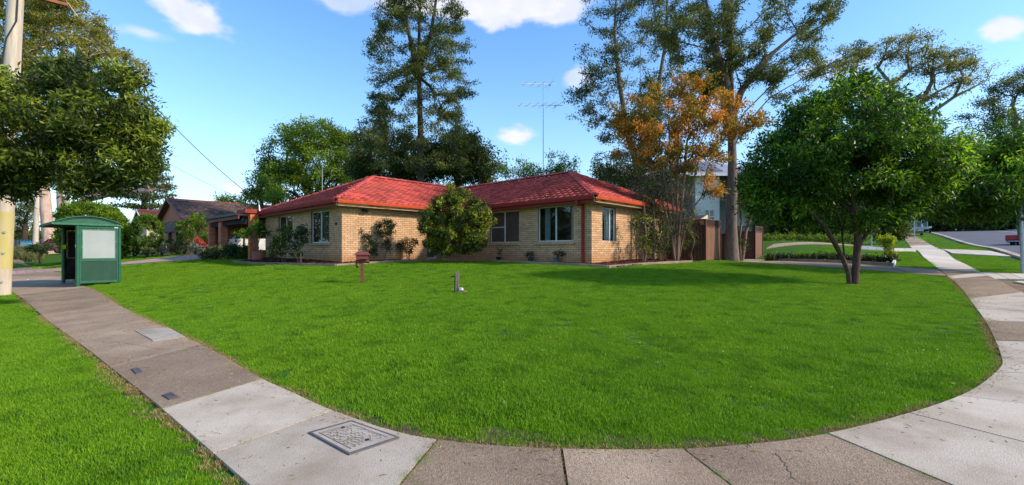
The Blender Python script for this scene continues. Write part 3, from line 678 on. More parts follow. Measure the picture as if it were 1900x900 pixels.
# screen door in the porch recess
s0, s1, z0, z1 = WIN['R'][0]; x0, x1, yy = 4.235+s0, 4.235+s1, 1.0
mb = MB(); mb.box(x0, x1, yy-.02, yy+.02, z0, z0+.07); mb.box(x0, x1, yy-.02, yy+.02, z1-.07, z1); mb.box(x0, x0+.07, yy-.02, yy+.02, z0+.07, z1-.07); mb.box(x1-.07, x1, yy-.02, yy+.02, z0+.07, z1-.07); mb.box(x0+.07, x1-.07, yy-.018, yy+.018, z0+1.0, z0+1.06)
door = mb.build('door', m_alum, house)
mb = MB(); mb.box(x0+.07, x1-.07, yy+.03, yy+.04, z0+.07, z1-.07); mb.build('door_panel', m_screen, door)
mb = MB()
n = 9
for k in range(-12, 24):
    a0 = x0+.07+k*.09; 
    for sg in (1, -1):
        p = Vector((a0, yy-.004, z0+.07)); q = Vector((a0+sg*1.93*.5, yy-.004, z1-.07))
        ts = [max(0, min(1, t)) for t in sorted([(x0+.07-p.x)/(q.x-p.x), (x1-.07-p.x)/(q.x-p.x)])]
        if ts[1]-ts[0] > .02: mb.beam(p.lerp(q, ts[0]), p.lerp(q, ts[1]), .010, .006, up=(0, 1, 0))
mb.build('door_lattice', m_galv, door, kind='stuff')
mb = MB(); mb.box(x1-.055, x1-.015, yy-.07, yy-.02, z0+.95, z0+1.08); mb.build('handle', m_blk, door)
mb = MB(); mb.box(4.235+.01, 5.9, .35, .99, 0, .15); mb.build('door_step', m_conc, house)

# roof: heights local to ZB
EZ = 3.42-ZB
def lw(x, y): return EZ+min(.443*(x+.45), .392*(y+.45), .392*(9.4-y))
RWt = .452
def rw(x, y): return EZ+min(RWt*(x-5.468), RWt*(13.37-x), RWt*(y+8.668))
mb = MB()
zr = EZ+.392*4.925; xa = -.45+(zr-EZ)/.443
V = [(-.45,-.45,EZ),(13.36,-.45,EZ),(13.36,9.4,EZ),(-.45,9.4,EZ),(xa,4.475,zr),(13.36,4.475,zr)]
zr2 = EZ+RWt*3.951; ya = -8.668+3.951
V2 = [(5.468,-8.668,EZ),(13.37,-8.668,EZ),(13.37,4.6,EZ),(5.468,4.6,EZ),(9.419,ya,zr2),(9.419,4.6,zr2)]
dn = lambda vs: [(x, y, z-.03) for x, y, z in vs]
mb.add(dn(V), [(3,0,4),(0,1,5,4),(2,3,4,5)]); mb.add(dn(V2), [(0,1,4),(3,0,4,5),(1,2,5,4)])
roof = mb.build('roof', m_roofbase, house)
mb = MB(); mb.box(-.40, 13.3, -.40, 9.35, ZW-.015, ZW+.005); mb.box(5.52, 13.3, -8.62, -.401, ZW-.015, ZW+.005); mb.build('soffit', m_soffit, house)
# tiles
TW, TE = .30, .325
def tile_verts(lift=0.):
    prof = [(0, .040), (.04, .062), (.09, .052), (.13, .006), (.19, .004), (.225, .040), (.26, .052), (.292, .010)]
    v = []
    for y, dz in ((0, .040), (TE+.06, -.012)):
        for x, z in prof: v.append((x, y, z+dz))
    for x, z in prof: v.append((x, 0.05, z*.6-.005))
    n = len(prof); f = [(i, i+1, n+i+1, n+i) for i in range(n-1)]+[(2*n+i, 2*n+i+1, i+1, i) for i in range(n-1)]
    return np.array(v), f
TV, TF = tile_verts(); tile_meshes = []
for i in range(6):
    t_ = MB(); t_.add(TV, TF, tone=i/5); tile_meshes.append(t_.mesh('roof_tile', m_tile)); tile_meshes[-1].shade_smooth()
faces = [  # origin at eave corner, along-eave dir, up-slope horizontal dir, tan, length, run, own height, other height
 ((-.45, 9.4), (0, -1), (1, 0), .443, 9.85, 4.36, lw, None),
 ((-.45, -.45), (1, 0), (0, 1), .392, 13.8, 4.93, lw, rw),
 ((5.468, 4.47), (0, -1), (1, 0), RWt, 13.14, 3.96, rw, lw),
 ((5.468, -8.668), (1, 0), (0, 1), RWt, 7.9, 3.96, rw, None)]
tiles = []
for (ox, oy), e, u, tn, L, run, own, oth in faces:
    cs = 1/math.hypot(1, tn); X = Vector((e[0], e[1], 0)); Yv = Vector((u[0]*cs, u[1]*cs, tn*cs)); Zv = X.cross(Yv)
    if Zv.z < 0: raise Exception('roof face handedness')
    rows = int(run/cs/TE)+1; cols = int(L/TW)
    for k in range(rows):
        for c in range(-1, cols+1):
            s, q = c*TW, k*TE-.03
            cx = ox+e[0]*(s+TW/2)+u[0]*(q+TE/2)*cs; cy = oy+e[1]*(s+TW/2)+u[1]*(q+TE/2)*cs; hz = EZ+tn*(q+TE/2)*cs
            if q+TE/2 > run/cs: continue
            if own(cx, cy) < hz-.035: continue
            if oth and cx > 5.468 and -8.7 < cy < 9.4 and oth(cx, cy) > hz+.06 and not (oth is rw and cy > 4.475): continue
            if oth is rw and cx > 9.4: continue
            if (oth is lw) and cy > -.45 and lw(cx, cy) > hz+.06: continue
            p = Vector((ox+e[0]*s+u[0]*q*cs, oy+e[1]*s+u[1]*q*cs, EZ+tn*q*cs-.02))
            Mx = Matrix((( X.x, Yv.x, Zv.x, p.x), (X.y, Yv.y, Zv.y, p.y), (X.z, Yv.z, Zv.z, p.z), (0, 0, 0, 1)))
            w = loc2w(cx, cy); tiles.append((math.hypot(*w), Mx, rr.random()))
tiles.sort(key=lambda q: q[0])
rm = MB()
for i, (d, Mx, tone) in enumerate(tiles):
    if i < 230:
        o = bpy.data.objects.new('roof_tile', tile_meshes[int(tone*5.99)]); COL.objects.link(o); o.parent = roof; o.matrix_parent_inverse = Matrix(); o.matrix_local = Mx
    else: rm.add([Mx @ Vector(v) for v in TV], TF, tone)
o = rm.build('tiling', m_tile, roof, kind='stuff'); o.data.shade_smooth()
# ridge and hip caps
def caps(p, q, w=.13):
    p = Vector(p); q = Vector(q); L = (q-p).length; n = max(1, int(L/.42)); d = (q-p).normalized(); sd_ = d.cross(Vector((0, 0, 1))).normalized(); up = sd_.cross(d)
    for k in range(n):
        a0 = p+d*(L*k/n); b0 = p+d*(L*(k+1)/n+.03); v = []
        for c, r, lf in ((a0, w+.012, .012), (b0, w-.008, .0)):
            for j in range(7):
                an = math.pi*j/6; v.append(c+sd_*math.cos(an)*r+up*(math.sin(an)*r*.72+lf+.0))
        mb = MB(); o_ = Vector(v[0]); mb.add(v, [(j, j+1, 8+j, 7+j) for j in range(6)]+[tuple(range(6, -1, -1)), tuple(range(7, 14))], tone=rr.random())
        ob = mb.build('ridge_cap', m_tile, roof, smooth=True)
caps((-.45, -.45, EZ+.0), (xa, 4.475, zr+.02)); caps((-.45, 9.4, EZ), (xa, 4.475, zr+.02)); caps((xa, 4.475, zr+.02), (9.4, 4.475, zr+.02))
caps((5.468, -8.668, EZ), (9.419, ya, zr2+.02)); caps((13.37, -8.668, EZ), (9.419, ya, zr2+.02)); caps((9.419, ya, zr2+.02), (9.419, 4.2, zr2+.02))
# gutters and fascias
def gutter(p, q, out, mat, fmat, name='gutter', top=EZ-.005):
    p = Vector((*p, 0)); q = Vector((*q, 0)); o3 = Vector((*out, 0)); prof = [(.0, -.12), (.10, -.12), (.125, -.02), (.125, .012), (.112, .012), (.108, -.01), (.092, -.105), (.0, -.105)]
    v = [p+o3*a+Vector((0, 0, top+b)) for a, b in prof]+[q+o3*a+Vector((0, 0, top+b)) for a, b in prof]; n = len(prof); mb = MB()
    mb.add(v, [(i, (i+1) % n, n+(i+1) % n, n+i) for i in range(n)]+[tuple(range(n))[::-1], tuple(range(n, 2*n))]); mb.build(name, mat, house)
    mb = MB(); a = p-o3*.02; b = q-o3*.02
    mb.hexa([a+Vector((0,0,ZW-.03)), b+Vector((0,0,ZW-.03)), b-o3*.03+Vector((0,0,ZW-.03)), a-o3*.03+Vector((0,0,ZW-.03)), a+Vector((0,0,EZ-.03)), b+Vector((0,0,EZ-.03)), b-o3*.03+Vector((0,0,EZ-.03)), a-o3*.03+Vector((0,0,EZ-.03))])
    mb.build('fascia', fmat, house)
gutter((-.43, -.44), (-.43, 9.4), (-1, 0), m_redpaint, m_redpaint)
gutter((-.44, -.43), (5.48, -.43), (0, -1), m_red_lit, m_peel)
gutter((5.49, -8.66), (5.49, -.44), (-1, 0), m_redpaint, m_redpaint)
gutter((5.48, -8.65), (13.3, -8.65), (0, -1), m_red_lit, m_peel)
# awkward overhang beyond wall A's end, with the service mast
mb = MB(); mb.tube([(-.30, 9.15, EZ-.25), (-.30, 9.15, EZ+.62), (-.36, 9.18, EZ+.72)], .025, 8); mb.beam((-.30, 8.9, EZ-.2), (-.30, 9.1, EZ+.45), .03, .03); mb.build('service_mast', m_galv, house)
# downpipe with offset bend
yp = c_at(1083.5); mb = MB()
mb.box(5.918-.115, 5.918-.03, yp-.05, yp+.05, 0, ZW-.12); mb.box(5.45, 5.918-.03, yp-.05+.0, yp+.05, ZW-.12, ZW-.05); mb.box(5.395, 5.45, yp-.05, yp+.05, ZW-.12, EZ-.12)
mb.build('downpipe', m_redpaint, house, bevel=.008)
# floodlight under the eave
k = (673-CX)/F; xs_ = (k*H0[1]-H0[0])/(HV[0]-k*HV[1]); mb = MB()
mb.box(xs_-.03, xs_+.03, -.06, -.012, ZW-.16, ZW-.06); mb.tube([(xs_-.06, -.10, ZW-.13), (xs_-.02, -.2, ZW-.17)], [.045, .07], 10); mb.tube([(xs_+.07, -.10, ZW-.13), (xs_+.10, -.2, ZW-.18)], [.045, .07], 10); mb.box(xs_-.1, xs_+.12, -.11, -.07, ZW-.12, ZW-.09)
mb.build('floodlight', m_blk, house)
# house number
yn = a_at(624)
fc = bpy.data.curves.new('house_number', 'FONT'); fc.body = '186'; fc.size = .15; fc.extrude = .006; fc.align_x = 'CENTER'; fc.materials.append(m_blk); fc.space_character = 1.25
def text_mesh(name, fc, parent, loc, rot):
    o = bpy.data.objects.new('tmp', fc); COL.objects.link(o); bpy.context.view_layer.update()
    me = bpy.data.meshes.new_from_object(o.evaluated_get(bpy.context.evaluated_depsgraph_get())); bpy.data.objects.remove(o); me.name = name
    return link(name, me, parent, loc=loc, rot=rot)
text_mesh('house_number', fc, house, (-.022, yn, 1.66), (math.pi/2, 0, -math.pi/2))

# TV antenna
def w3(px, py, Y): return Vector(at(px, py, Y))
ab = w3(1008, 333, 23.6); ant = thing('tv_antenna', 'tall television antenna mast with two arms on the red roof', 'antenna', tuple(ab)); ab.z = ab.z
AY = 23.6; loc = lambda px, py, dY=0: w3(px, py, AY+dY)-ab
mb = MB(); mb.tube([loc(1008, 334), loc(1008, 154)], [.022, .016], 8); mb.build('mast', m_galv, ant)
for (p, q, y, dy, els) in ((961, 1044, 194.5, .5, 6), (969, 1030, 155.5, .4, 4)):
    mb = MB(); P_, Q_ = loc(p, y, -dy), loc(q, y+1, dy); mb.beam(P_, Q_, .03, .03)
    d_ = (Q_-P_).normalized(); s_ = d_.cross(Vector((0, 0, 1))).normalized()
    for i in range(els): c = P_.lerp(Q_, (i+.3)/els); l = .18+.05*i; mb.tube([c-s_*l*1.6, c+s_*l*1.6], .009, 5); mb.tube([c-Vector((0, 0, .07)), c+Vector((0, 0, .05))], .009, 5)
    c = P_.lerp(Q_, .83); mb.tube([c+Vector((-.12, 0, -.38)), c+Vector((.02, 0, 0)), c+Vector((.20, 0, .36))], .007, 5); mb.box(c.x-.05, c.x+.05, c.y-.03, c.y+.03, c.z-.07, c.z)
    mb.build('antenna_arm', m_galv, ant)
m2 = w3(598, 345, 30); an2 = thing('thin_mast', 'thin grey mast rising behind the left roof slope', 'mast', (m2.x, m2.y, gz(m2.x, m2.y)))
mb = MB(); mb.tube([(0, 0, 0), (0, 0, at(598, 302, 30)[2]-gz(m2.x, m2.y))], [.04, .02], 8); mb.build('mast', m_galv, an2)

# garden bed in front of the house
def bed(A, B, n=9):
    mb = MB(); sheet(mb, A, B, dz=.03, skirt=.05, n=n); return mb
def l2(x, y): return loc2w(x, y)
mulch = link('mulch_bed', None, kind='structure')
mb = MB()
sheet(mb, resample([l2(-1.75, 8.3), l2(-1.75, 4), l2(-1.3, .5), l2(-.75, -1.0), l2(1.5, -1.0), l2(4.2, -.9), l2(4.6, -.8)], 40), resample([l2(.05, 8.3), l2(.05, 4), l2(.05, .5), l2(.05, .05), l2(1.5, .05), l2(4.2, .05), l2(4.7, .3)], 40), dz=.035, skirt=.06, n=6)
sheet(mb, resample([l2(4.6, -.8), l2(5.1, -3), l2(5.05, -8.3), l2(5.1, -9.4), l2(7.4, -9.9), l2(9.8, -10.4), l2(11.0, -10.8)], 50), resample([l2(4.7, .3), l2(5.93, -1), l2(5.93, -7), l2(5.95, -8.2), l2(8, -8.2), l2(10, -8.2), l2(12, -8.2)], 50), dz=.035, skirt=.06, n=6)
mb.build('bed_soil', m_mulch, mulch)
mb = MB(); r = random.Random(8)
def chip(x, y, s, mb=mb, z=.04):
    a = r.random()*6.3; l = s*r.uniform(.5, 1.5); w_ = l*.35; zz = gz(x, y)+z+r.random()*.02; t = r.uniform(-.5, .5)
    c, sn = math.cos(a), math.sin(a); mb.add([(x+c*l+sn*w_, y+sn*l-c*w_, zz+t*l), (x+c*l-sn*w_, y+sn*l+c*w_, zz+t*l+.01), (x-c*l-sn*w_, y-sn*l+c*w_, zz-t*l+.01), (x-c*l+sn*w_, y-sn*l-c*w_, zz-t*l)], [(0, 1, 2, 3)], tone=r.random())
for i in range(5200):
    if i % 2: s_, q = r.uniform(0, 8.2), r.uniform(-1.7, 0); lx, ly = (q*(.55+.45*min(1, s_/2)), s_) 
    elif i % 4: lx, ly = r.uniform(0, 4.4), r.uniform(-.95, 0)
    else: lx, ly = r.uniform(5.2, 11), r.uniform(-9.9, -8.3)
    chip(*l2(lx, ly), .035)
mb.build('bark_chips', m_mulch, mulch, kind='stuff')
edg = [l2(-1.8, 8.2), l2(-1.8, 4.5), l2(-1.55, 1.8), l2(-1.3, .3), l2(-.75, -1.05), l2(1.5, -1.05), l2(3.2, -1.0), l2(4.5, -.85), l2(5.05, -3), l2(5.0, -5.5), l2(5.0, -8.3), l2(5.05, -9.45), l2(6.6, -9.8), l2(8.5, -10.2), l2(9.9, -10.5)]
for i in range(len(edg)-1):
    p, q = edg[i], edg[i+1]; mb = MB(); w_ = .09 if i in (3, 4, 10, 11) else .06
    mb.beam((p[0], p[1], gz(*p)+.035), (q[0], q[1], gz(*q)+.035), w_, .13); mb.build('timber_edging', m_edging, mulch, bevel=.01)

# ------------------------------------------------------------------ bus shelter
bx0, by0 = hit(144, 533.5); bz = gz(bx0, by0)
SV = np.array((.62, .785)); SV /= np.linalg.norm(SV); srot = math.atan2(SV[1], SV[0])      # local x = back from the path, y = along the path (far)
sh_ = thing('bus_shelter', 'green bus shelter with curved roof and blank grey poster panel beside the path', 'bus shelter', (bx0, by0, bz), srot)
D_s, L_s, H_s = 1.17, 3.35, 2.33
for x, y in ((0, 0), (D_s, 0), (0, L_s), (D_s, L_s)):
    mb = MB(); mb.tube([(x, y, -.1), (x, y, H_s)], .06 if x == 0 else .05, 14); mb.lathe([(.09, 0), (.09, .02), (.07, .03)], 14, (x, y, .0)); mb.build('post', m_green, sh_, smooth=True)
def end_panel(y, outer):
    mb = MB(); 
    for z0, z1 in ((.14, .22), (.96, 1.03), (2.20, 2.30)): mb.box(.05, D_s-.045, y-.025, y+.025, z0, z1)
    for x0, x1 in ((.05, .09), (D_s-.085, D_s-.045)):
        mb.box(x0, x1, y-.024, y+.024, .22, .96); mb.box(x0, x1, y-.024, y+.024, 1.03, 2.20)
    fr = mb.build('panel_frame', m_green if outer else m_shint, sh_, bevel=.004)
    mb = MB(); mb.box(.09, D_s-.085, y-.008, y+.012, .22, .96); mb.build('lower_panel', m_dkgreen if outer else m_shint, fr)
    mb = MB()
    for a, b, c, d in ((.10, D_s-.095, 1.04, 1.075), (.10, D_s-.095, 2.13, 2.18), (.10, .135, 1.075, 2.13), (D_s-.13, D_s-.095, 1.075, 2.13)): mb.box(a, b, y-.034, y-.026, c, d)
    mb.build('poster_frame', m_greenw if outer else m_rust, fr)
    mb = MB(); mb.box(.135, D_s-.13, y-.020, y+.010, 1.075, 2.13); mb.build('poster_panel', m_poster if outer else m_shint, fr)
end_panel(0, True); end_panel(L_s, False)
mb = MB(); mb.box(D_s-.01, D_s+.02, .06, L_s-.06, .15, 2.25); mb.build('back_panel', m_dkgreen, sh_)
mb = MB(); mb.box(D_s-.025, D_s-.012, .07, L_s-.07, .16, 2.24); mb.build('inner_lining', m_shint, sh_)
mb = MB(); mb.box(D_s-.45, D_s-.06, .25, L_s-.25, .43, .48); [mb.box(D_s-.28, D_s-.22, q, q+.06, 0, .43) for q in (.5, L_s-.5)]; mb.build('bench', m_dkgreen, sh_)
# barrel roof: arc across x from -0.88 to D_s+.03
xA, xB = -.66, D_s+.04; rise = .29; n = 20
arc = [(xA+(xB-xA)*i/n, H_s+.035+rise*math.sin(math.pi*(.03+.94*i/n))**.85) for i in range(n+1)]
mb = MB(); top = arc+[(x, z-.035) for x, z in arc[::-1]]; mb.prism(top, 'y', -.12, L_s+.12); rf = mb.build('roof', m_green, sh_)
mb = MB(); poly = [(x, z-.035) for x, z in arc]+[(xB-.02, H_s+.01), (xA+.25, H_s+.01)]; mb.prism(poly, 'y', -.06, -.03); mb.build('roof_end', m_green, rf); mb = MB(); mb.prism(poly, 'y', L_s+.03, L_s+.06); mb.build('roof_end', m_green, rf)
mb = MB(); arc2 = [(x, z-.055) for x, z in arc[2:-1]]; 
for i in range(len(arc2)-1): mb.beam((arc2[i][0], -.075, arc2[i][1]-.03), (arc2[i+1][0], -.075, arc2[i+1][1]-.03), .018, .018)
mb.build('roof_rib', m_dkgreen, rf)
mb = MB(); mb.box(xA+.02, xB, -.09, -.055, H_s-.035, H_s+.03); mb.box(xA+.02, xB, L_s+.055, L_s+.09, H_s-.035, H_s+.03); mb.box(xA-.02, xA+.03, -.12, L_s+.12, H_s-.02, H_s+.06); mb.build('roof_rail', m_greenw, rf, bevel=.006)
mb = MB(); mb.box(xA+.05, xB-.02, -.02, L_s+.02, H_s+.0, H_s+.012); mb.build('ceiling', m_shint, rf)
mb = MB(); mb.box(-.062, -.058, -.05, .04, 1.48, 1.58); mb.build('reflector', m_yellow, sh_)
mb = MB(); mb.box(-.065, .065, L_s-.075, L_s-.061, 1.42, 1.60); mb.build('reflector', m_yellow, sh_)
mb = MB(); mb.box(D_s-.16, D_s-.04, -.035, -.027, 2.225, 2.265); mb.build('sticker', m_white, sh_)
# small litter on the path
x, y = hit(47, 521); mb = MB(); mb.add([(0, 0, .0), (.16, .03, .02), (.18, .12, .0), (.02, .10, .03)], [(0, 1, 2, 3)]); o = mb.build('paper', m_white); o.location = (x, y, gz(x, y)+.04); tag(o, 'scrap of white paper lying on the path by the pole', 'litter')

# ------------------------------------------------------------------ utility poles and wires
x, y = hit(0, 549); Yp = y; bzp = gz(x, y); up_ = thing('utility_pole', 'tall pale timber utility pole with yellow painted lower band at the left edge', 'utility pole', (x, y, bzp))
tp = Vector(at(31, -40, Yp))-Vector((x, y, bzp)); mb = MB(); mb.tube([Vector((0, 0, -.2))+tp*0, tp*.33, tp*.66, tp], [.235, .21, .195, .18], 22); mb.build('pole_shaft', m_pole, up_, smooth=True)
mb = MB(); f0, f1 = .085, .265; mb.tube([tp*f0, tp*f1], [.235, .224], 22, cap=False); mb.build('painted_band', m_poley, up_, smooth=True)
for f in (.045, .135, .20):
    mb = MB(); c = tp*f; mb.tube([c+Vector((.19, -.13, 0)), c+Vector((.215, -.16, 0))], .035, 10); mb.build('metal_tag', m_galv, up_)
ce = Vector(at(126, 10, Yp+.75))-Vector((x, y, bzp)); c0 = Vector((tp.x, tp.y, ce.z))*1.0; oth_ = c0*2-ce; oth_.z = ce.z
mb = MB(); mb.beam(ce, oth_, .14, .10); mb.build('crossarm', m_rust, up_, bevel=.01)
mb = MB(); mb.tube([tp*.98+Vector((.2, -.1, .2)), tp*.86+Vector((.20, -.12, 0)), tp*.80+Vector((.02, -.215, 0)), tp*.72+Vector((-.12, -.2, 0)), tp*.5+Vector((-.16, -.16, 0))], .018, 6); mb.build('cable', m_wire, up_)
pole_top = Vector((x, y, bzp))+tp
x2, y2 = hit(65, 476); y2 = min(y2, 70); s = 52/y2; x2, y2 = (65-CX)/F*52, 52; z2 = gz(x2, y2)
up2 = thing('utility_pole', 'distant bare timber utility pole in front of the grey fence', 'utility pole', (x2, y2, z2)); t2 = at(70, 345, 52)[2]-z2
mb = MB(); mb.tube([(0, 0, -.2), (.3, 0, t2)], [.27, .20], 14); mb.build('pole_shaft', m_pole, up2, smooth=True)
mb = MB(); mb.beam((-1.1, 0, t2-.5), (1.5, .3, t2-.5), .12, .12); mb.build('crossarm', m_wood, up2)
def wire(name, label, p, q, sag, r=.012):
    p, q = Vector(p), Vector(q); pts = [p.lerp(q, i/30)-Vector((0, 0, sag*4*(i/30)*(1-i/30))) for i in range(31)]; mb = MB(); mb.tube(pts, r, 5); tag(mb.build(name, m_wire), label, 'cable')
mw = loc2w(-.36, 9.18); mz = ZB+EZ+.70
wire('service_cable', 'thick black overhead cable sloping down to the red roof mast', at(150, 42, Yp+1.5), (mw[0], mw[1], mz), .45, .016)
wire('phone_cable', 'thin faint overhead cable below the thick black one', at(100, 175, Yp+2.2), at(447, 368, 25), .25, .008)

# ------------------------------------------------------------------ letterbox, stake, pots
x, y = hit(672, 525.5); k = y/F; lb = thing('letterbox', 'red brown metal letterbox with pitched lid on a post in the lawn', 'letterbox', (x, y, gz(x, y)), R_(20))
hh = (525.5-467)*k
mb = MB(); mb.box(-.045, .045, -.045, .045, -.1, hh-.34); mb.build('post', m_box, lb, bevel=.006)
mb = MB(); mb.tube([(-.18, 0, hh-.285), (.20, 0, hh-.285)], [.055, .055], 16, cap=False); mb.tube([(.20, 0, hh-.285), (-.18, 0, hh-.285)], [.047, .047], 16, cap=False); mb.box(-.04, .04, -.02, .02, hh-.36, hh-.335); mb.build('newspaper_tube', m_box, lb, smooth=True)
mb = MB(); mb.box(-.17, .17, -.13, .13, hh-.22, hh-.10); mb.box(-.05, .05, -.03, .03, hh-.235, hh-.22); bo = mb.build('box_body', m_box, lb, bevel=.006)
mb = MB(); w_, d_, h0, h1 = .235, .17, hh-.10, hh-.005
mb.add([(-w_, -d_, h0), (w_, -d_, h0), (w_, d_, h0), (-w_, d_, h0), (-w_*.62, -.035, h1), (w_*.62, -.035, h1), (w_*.62, .035, h1), (-w_*.62, .035, h1)], [(0, 3, 2, 1), (4, 5, 6, 7), (0, 1, 5, 4), (1, 2, 6, 5), (2, 3, 7, 6), (3, 0, 4, 7)]); mb.build('lid', m_box, lb, bevel=.008)
mb = MB(); mb.tube([(-.155, -.01, hh-.37), (-.155, .01, hh-.37)], .045, 14); mb.tube([(-.15, 0, hh-.43), (-.13, .012, hh-.42)], .06, 14); mb.box(-.1, -.03, -.01, .01, hh-.36, hh-.34); mb.build('number_disc', m_box, lb)
x, y = hit(848, 543); k = y/F; st = thing('garden_tap', 'weathered wooden stake with garden tap and white pipe stub in the lawn', 'garden tap', (x, y, gz(x, y)), 0)
mb = MB(); mb.hexa([(-.045, -.03, -.1), (.03, -.035, -.1), (.03, .03, -.1), (-.045, .03, -.1), (-.015, -.03, .50), (.05, -.03, .515), (.05, .03, .50), (-.015, .03, .485)]); mb.build('stake', m_wood, st)
mb = MB(); mb.tube([(-.06, -.01, -.05), (-.045, -.01, .36), (-.06, -.02, .42)], .011, 8); mb.tube([(-.04, -.01, .385), (-.10, -.03, .385), (-.125, -.03, .37)], .012, 8); mb.tube([(-.15, -.03, .395), (-.07, -.03, .395)], .008, 6); mb.build('tap', m_blk, st, smooth=True)
mb = MB(); mb.tube([(.095, -.02, -.05), (.10, -.02, .115)], .055, 16); mb.build('pipe_stub', m_white, st, smooth=True)
mb = MB(); mb.tube([(.10, -.07, .055), (.17, -.08, .03), (.25, -.08, .015)], .028, 10); mb.build('clay_elbow', m_terra, st, smooth=True)

def pot(x, y, r0, r1, h, mat, label, group=None, z=None, name='plant_pot'):
    z = gz(x, y)+.03 if z is None else z; t = thing(name, label, 'pot plant', (x, y, z), 0, group)
    mb = MB(); mb.lathe([(r0, 0), (r1, h), (r1+.012, h), (r1+.012, h-.03), (r1+.012, h+.005), (r1-.015, h+.005), (r1-.02, h-.02)], 18); mb.build('pot', mat, t, smooth=True)
    mb = MB(); mb.lathe([(r1-.02, h-.03), (.0, h-.025)], 14); mb.build('potting_soil', m_soil, t); return t
def plant_on(t, blobs, leaf, bark, stems, n_per, spread, L, W, seed, droop=0, upright=0, r0=.012, tone0=.5):
    r = np.random.default_rng(seed); base = np.array(t.location); P = blob_points(blobs, r, .3)
    trs = [[tuple(base+np.array(p)) for p in s_] for s_ in stems]; pos, chains, rad = skeleton(trs, P, r, .12, .004, r0, .05); mb = MB()
    for ch in chains: rr_ = [rad[i] for i in ch]; rr_[0] = rr_[min(1, len(rr_)-1)]; mb.tube([pos[i]-base for i in ch], rr_, 5, cap=False)
    mb.build('stem', bark, t); V, Q, tn = leaves(P, np.clip(r.normal(size=len(P))*.2+tone0, 0, 1), n_per, spread, L, W, droop, 0, 1, seed, upright)
    link('foliage', npmesh('foliage', V-base, Q, tn, leaf), t)
def off(x, y, px, py, Y): return at(px, py, Y)
# terracotta pot with frangipani by the brown side gate
px_, Yf = 478, 22.6; b_ = at(px_, 477, Yf); tz = gz(b_[0], b_[1])+.02; t = pot(b_[0], b_[1], .24, .31, .50, m_terra, 'large terracotta pot holding a young frangipani beside the brown gate', z=tz)
k = Yf/F; plant_on(t, [(b_[0]+dx*k, b_[1]+dy, EYE+(HY-py)*k, .10, .10, .10, 3) for dx, py, dy in ((-18, 432, 0), (-10, 422, .1), (2, 424, -.1), (14, 430, .1), (-2, 430, .2), (8, 420, 0))], lf_street, bark_grey,
    [[(0, 0, .45), (-.02, 0, .9), (-.15, 0, 1.25)], [(0, 0, .7), (.12, .02, 1.2)], [(0, 0, .5), (-.3, .1, 1.15)]], 15, .17, .26, .07, 3, upright=.2, r0=.035)
for px_, mat, lab, lf, hgt, rx in ((933, m_blkpot, 'small black pot with a sparse seedling under the screened window', lf_dark, 16, 9), (992, m_teal, 'small teal pot with a compact bushy plant against the brick wall', lf_rose, 10, 8), (1040, m_bluepot, 'blue grey pot with a wider leafy plant nearest the red downpipe', lf_rose, 14, 11)):
    yy_ = c_at(px_); w = l2(5.918-.28, yy_); k = w[1]/F; t = pot(w[0], w[1], .09, .125, .17, mat, lab)
    plant_on(t, [(w[0]+(.12 if px_ == 1040 else 0), w[1], gz(*w)+.2+hgt*k*.6, rx*k, rx*k, hgt*k*.5, 14)], lf, bark_brown, [[(0, 0, .12), (0, 0, .22)], [(0, 0, .12), (.05, .0, .24)]], 6 if px_ == 933 else 16, .07, .07, .03, int(px_))

# ------------------------------------------------------------------ pit lids in the path
def onpath(px, py): x, y = hit(px, py); return x, y
def lid(q, name, label, fr, mt, grooves=True):
    P = [Vector((*hit(*p), 0)) for p in q]
    for p in P: p.z = gz(p.x, p.y)+.033
    c = sum(P, Vector())/4; t = thing(name, label, 'access cover', tuple(c)); P = [p-c for p in P]
    ins = lambda f, dz: [Vector((p.x*f, p.y*f, p.z+dz)) for p in P]
    mb = MB(); A, B = ins(1.0, .006), ins(.92, .006); A0, B0 = ins(1.0, -.02), ins(.92, -.02)
    for i in range(4):
        j = (i+1) % 4; mb.hexa([A0[i], A0[j], B0[j], B0[i], A[i], A[j], B[j], B[i]], tone=rr.random())
    mb.build('cover_frame', fr, t)
    mb = MB(); mb.hexa(ins(.905, -.02)+ins(.905, .005)); cv = mb.build('cover_plate', mt, t)
    return t, P, c, cv
def groovemat():
    m = M('cast_concrete_cover', (.44,.38,.31), (.34,.29,.24), rough=.9, scale=5, fine=.12, fscale=90); return m
m_lidframe = M('dark_steel_frame', (.085,.09,.11), (.16,.12,.10), rough=.6, scale=9, fine=.2)
t, P, c, cv = lid([(572,811),(652,789),(742,823),(648,855)], 'pit_cover', 'large concrete pit cover with maze-like worn grooves in dark frame', m_lidframe, groovemat())
m_groove = M('groove_dirt', (.22,.15,.11), rough=1)
a_, b__ = (P[1]-P[0]), (P[3]-P[0]); mb = MB(); r = random.Random(12)
def gp(u, v): return P[0]+a_*u+b__*v+(P[2]-P[1]-b__)*u*v+Vector((0, 0, .0062))
for u in (.14, .86): mb.beam(gp(u, .12), gp(u, .88), .006, .002)
for v in (.14, ): mb.beam(gp(.14, v), gp(.86, v), .004, .002)
for i in range(9):
    for j in range(9):
        u, v = .18+i*.075, .17+j*.08; p = gp(u, v); last = p; uu, vv = u, v
        dirs = r.choice([[(1, 0), (0, 1)], [(0, 1), (1, 1)], [(1, 1), (0, 1)], [(1, 0)], [(0, 1), (-1, 1)], [(.5, 1), (1, .3), (0, -1)]])
        for du, dv in dirs:
            uu += du*.042; vv += dv*.042; q = gp(min(.84, max(.16, uu)), min(.86, max(.15, vv))); 
            if (q-last).length > .004: mb.beam(last, q, .003, .0015)
            last = q
mb.build('groove', m_groove, cv, kind='stuff')
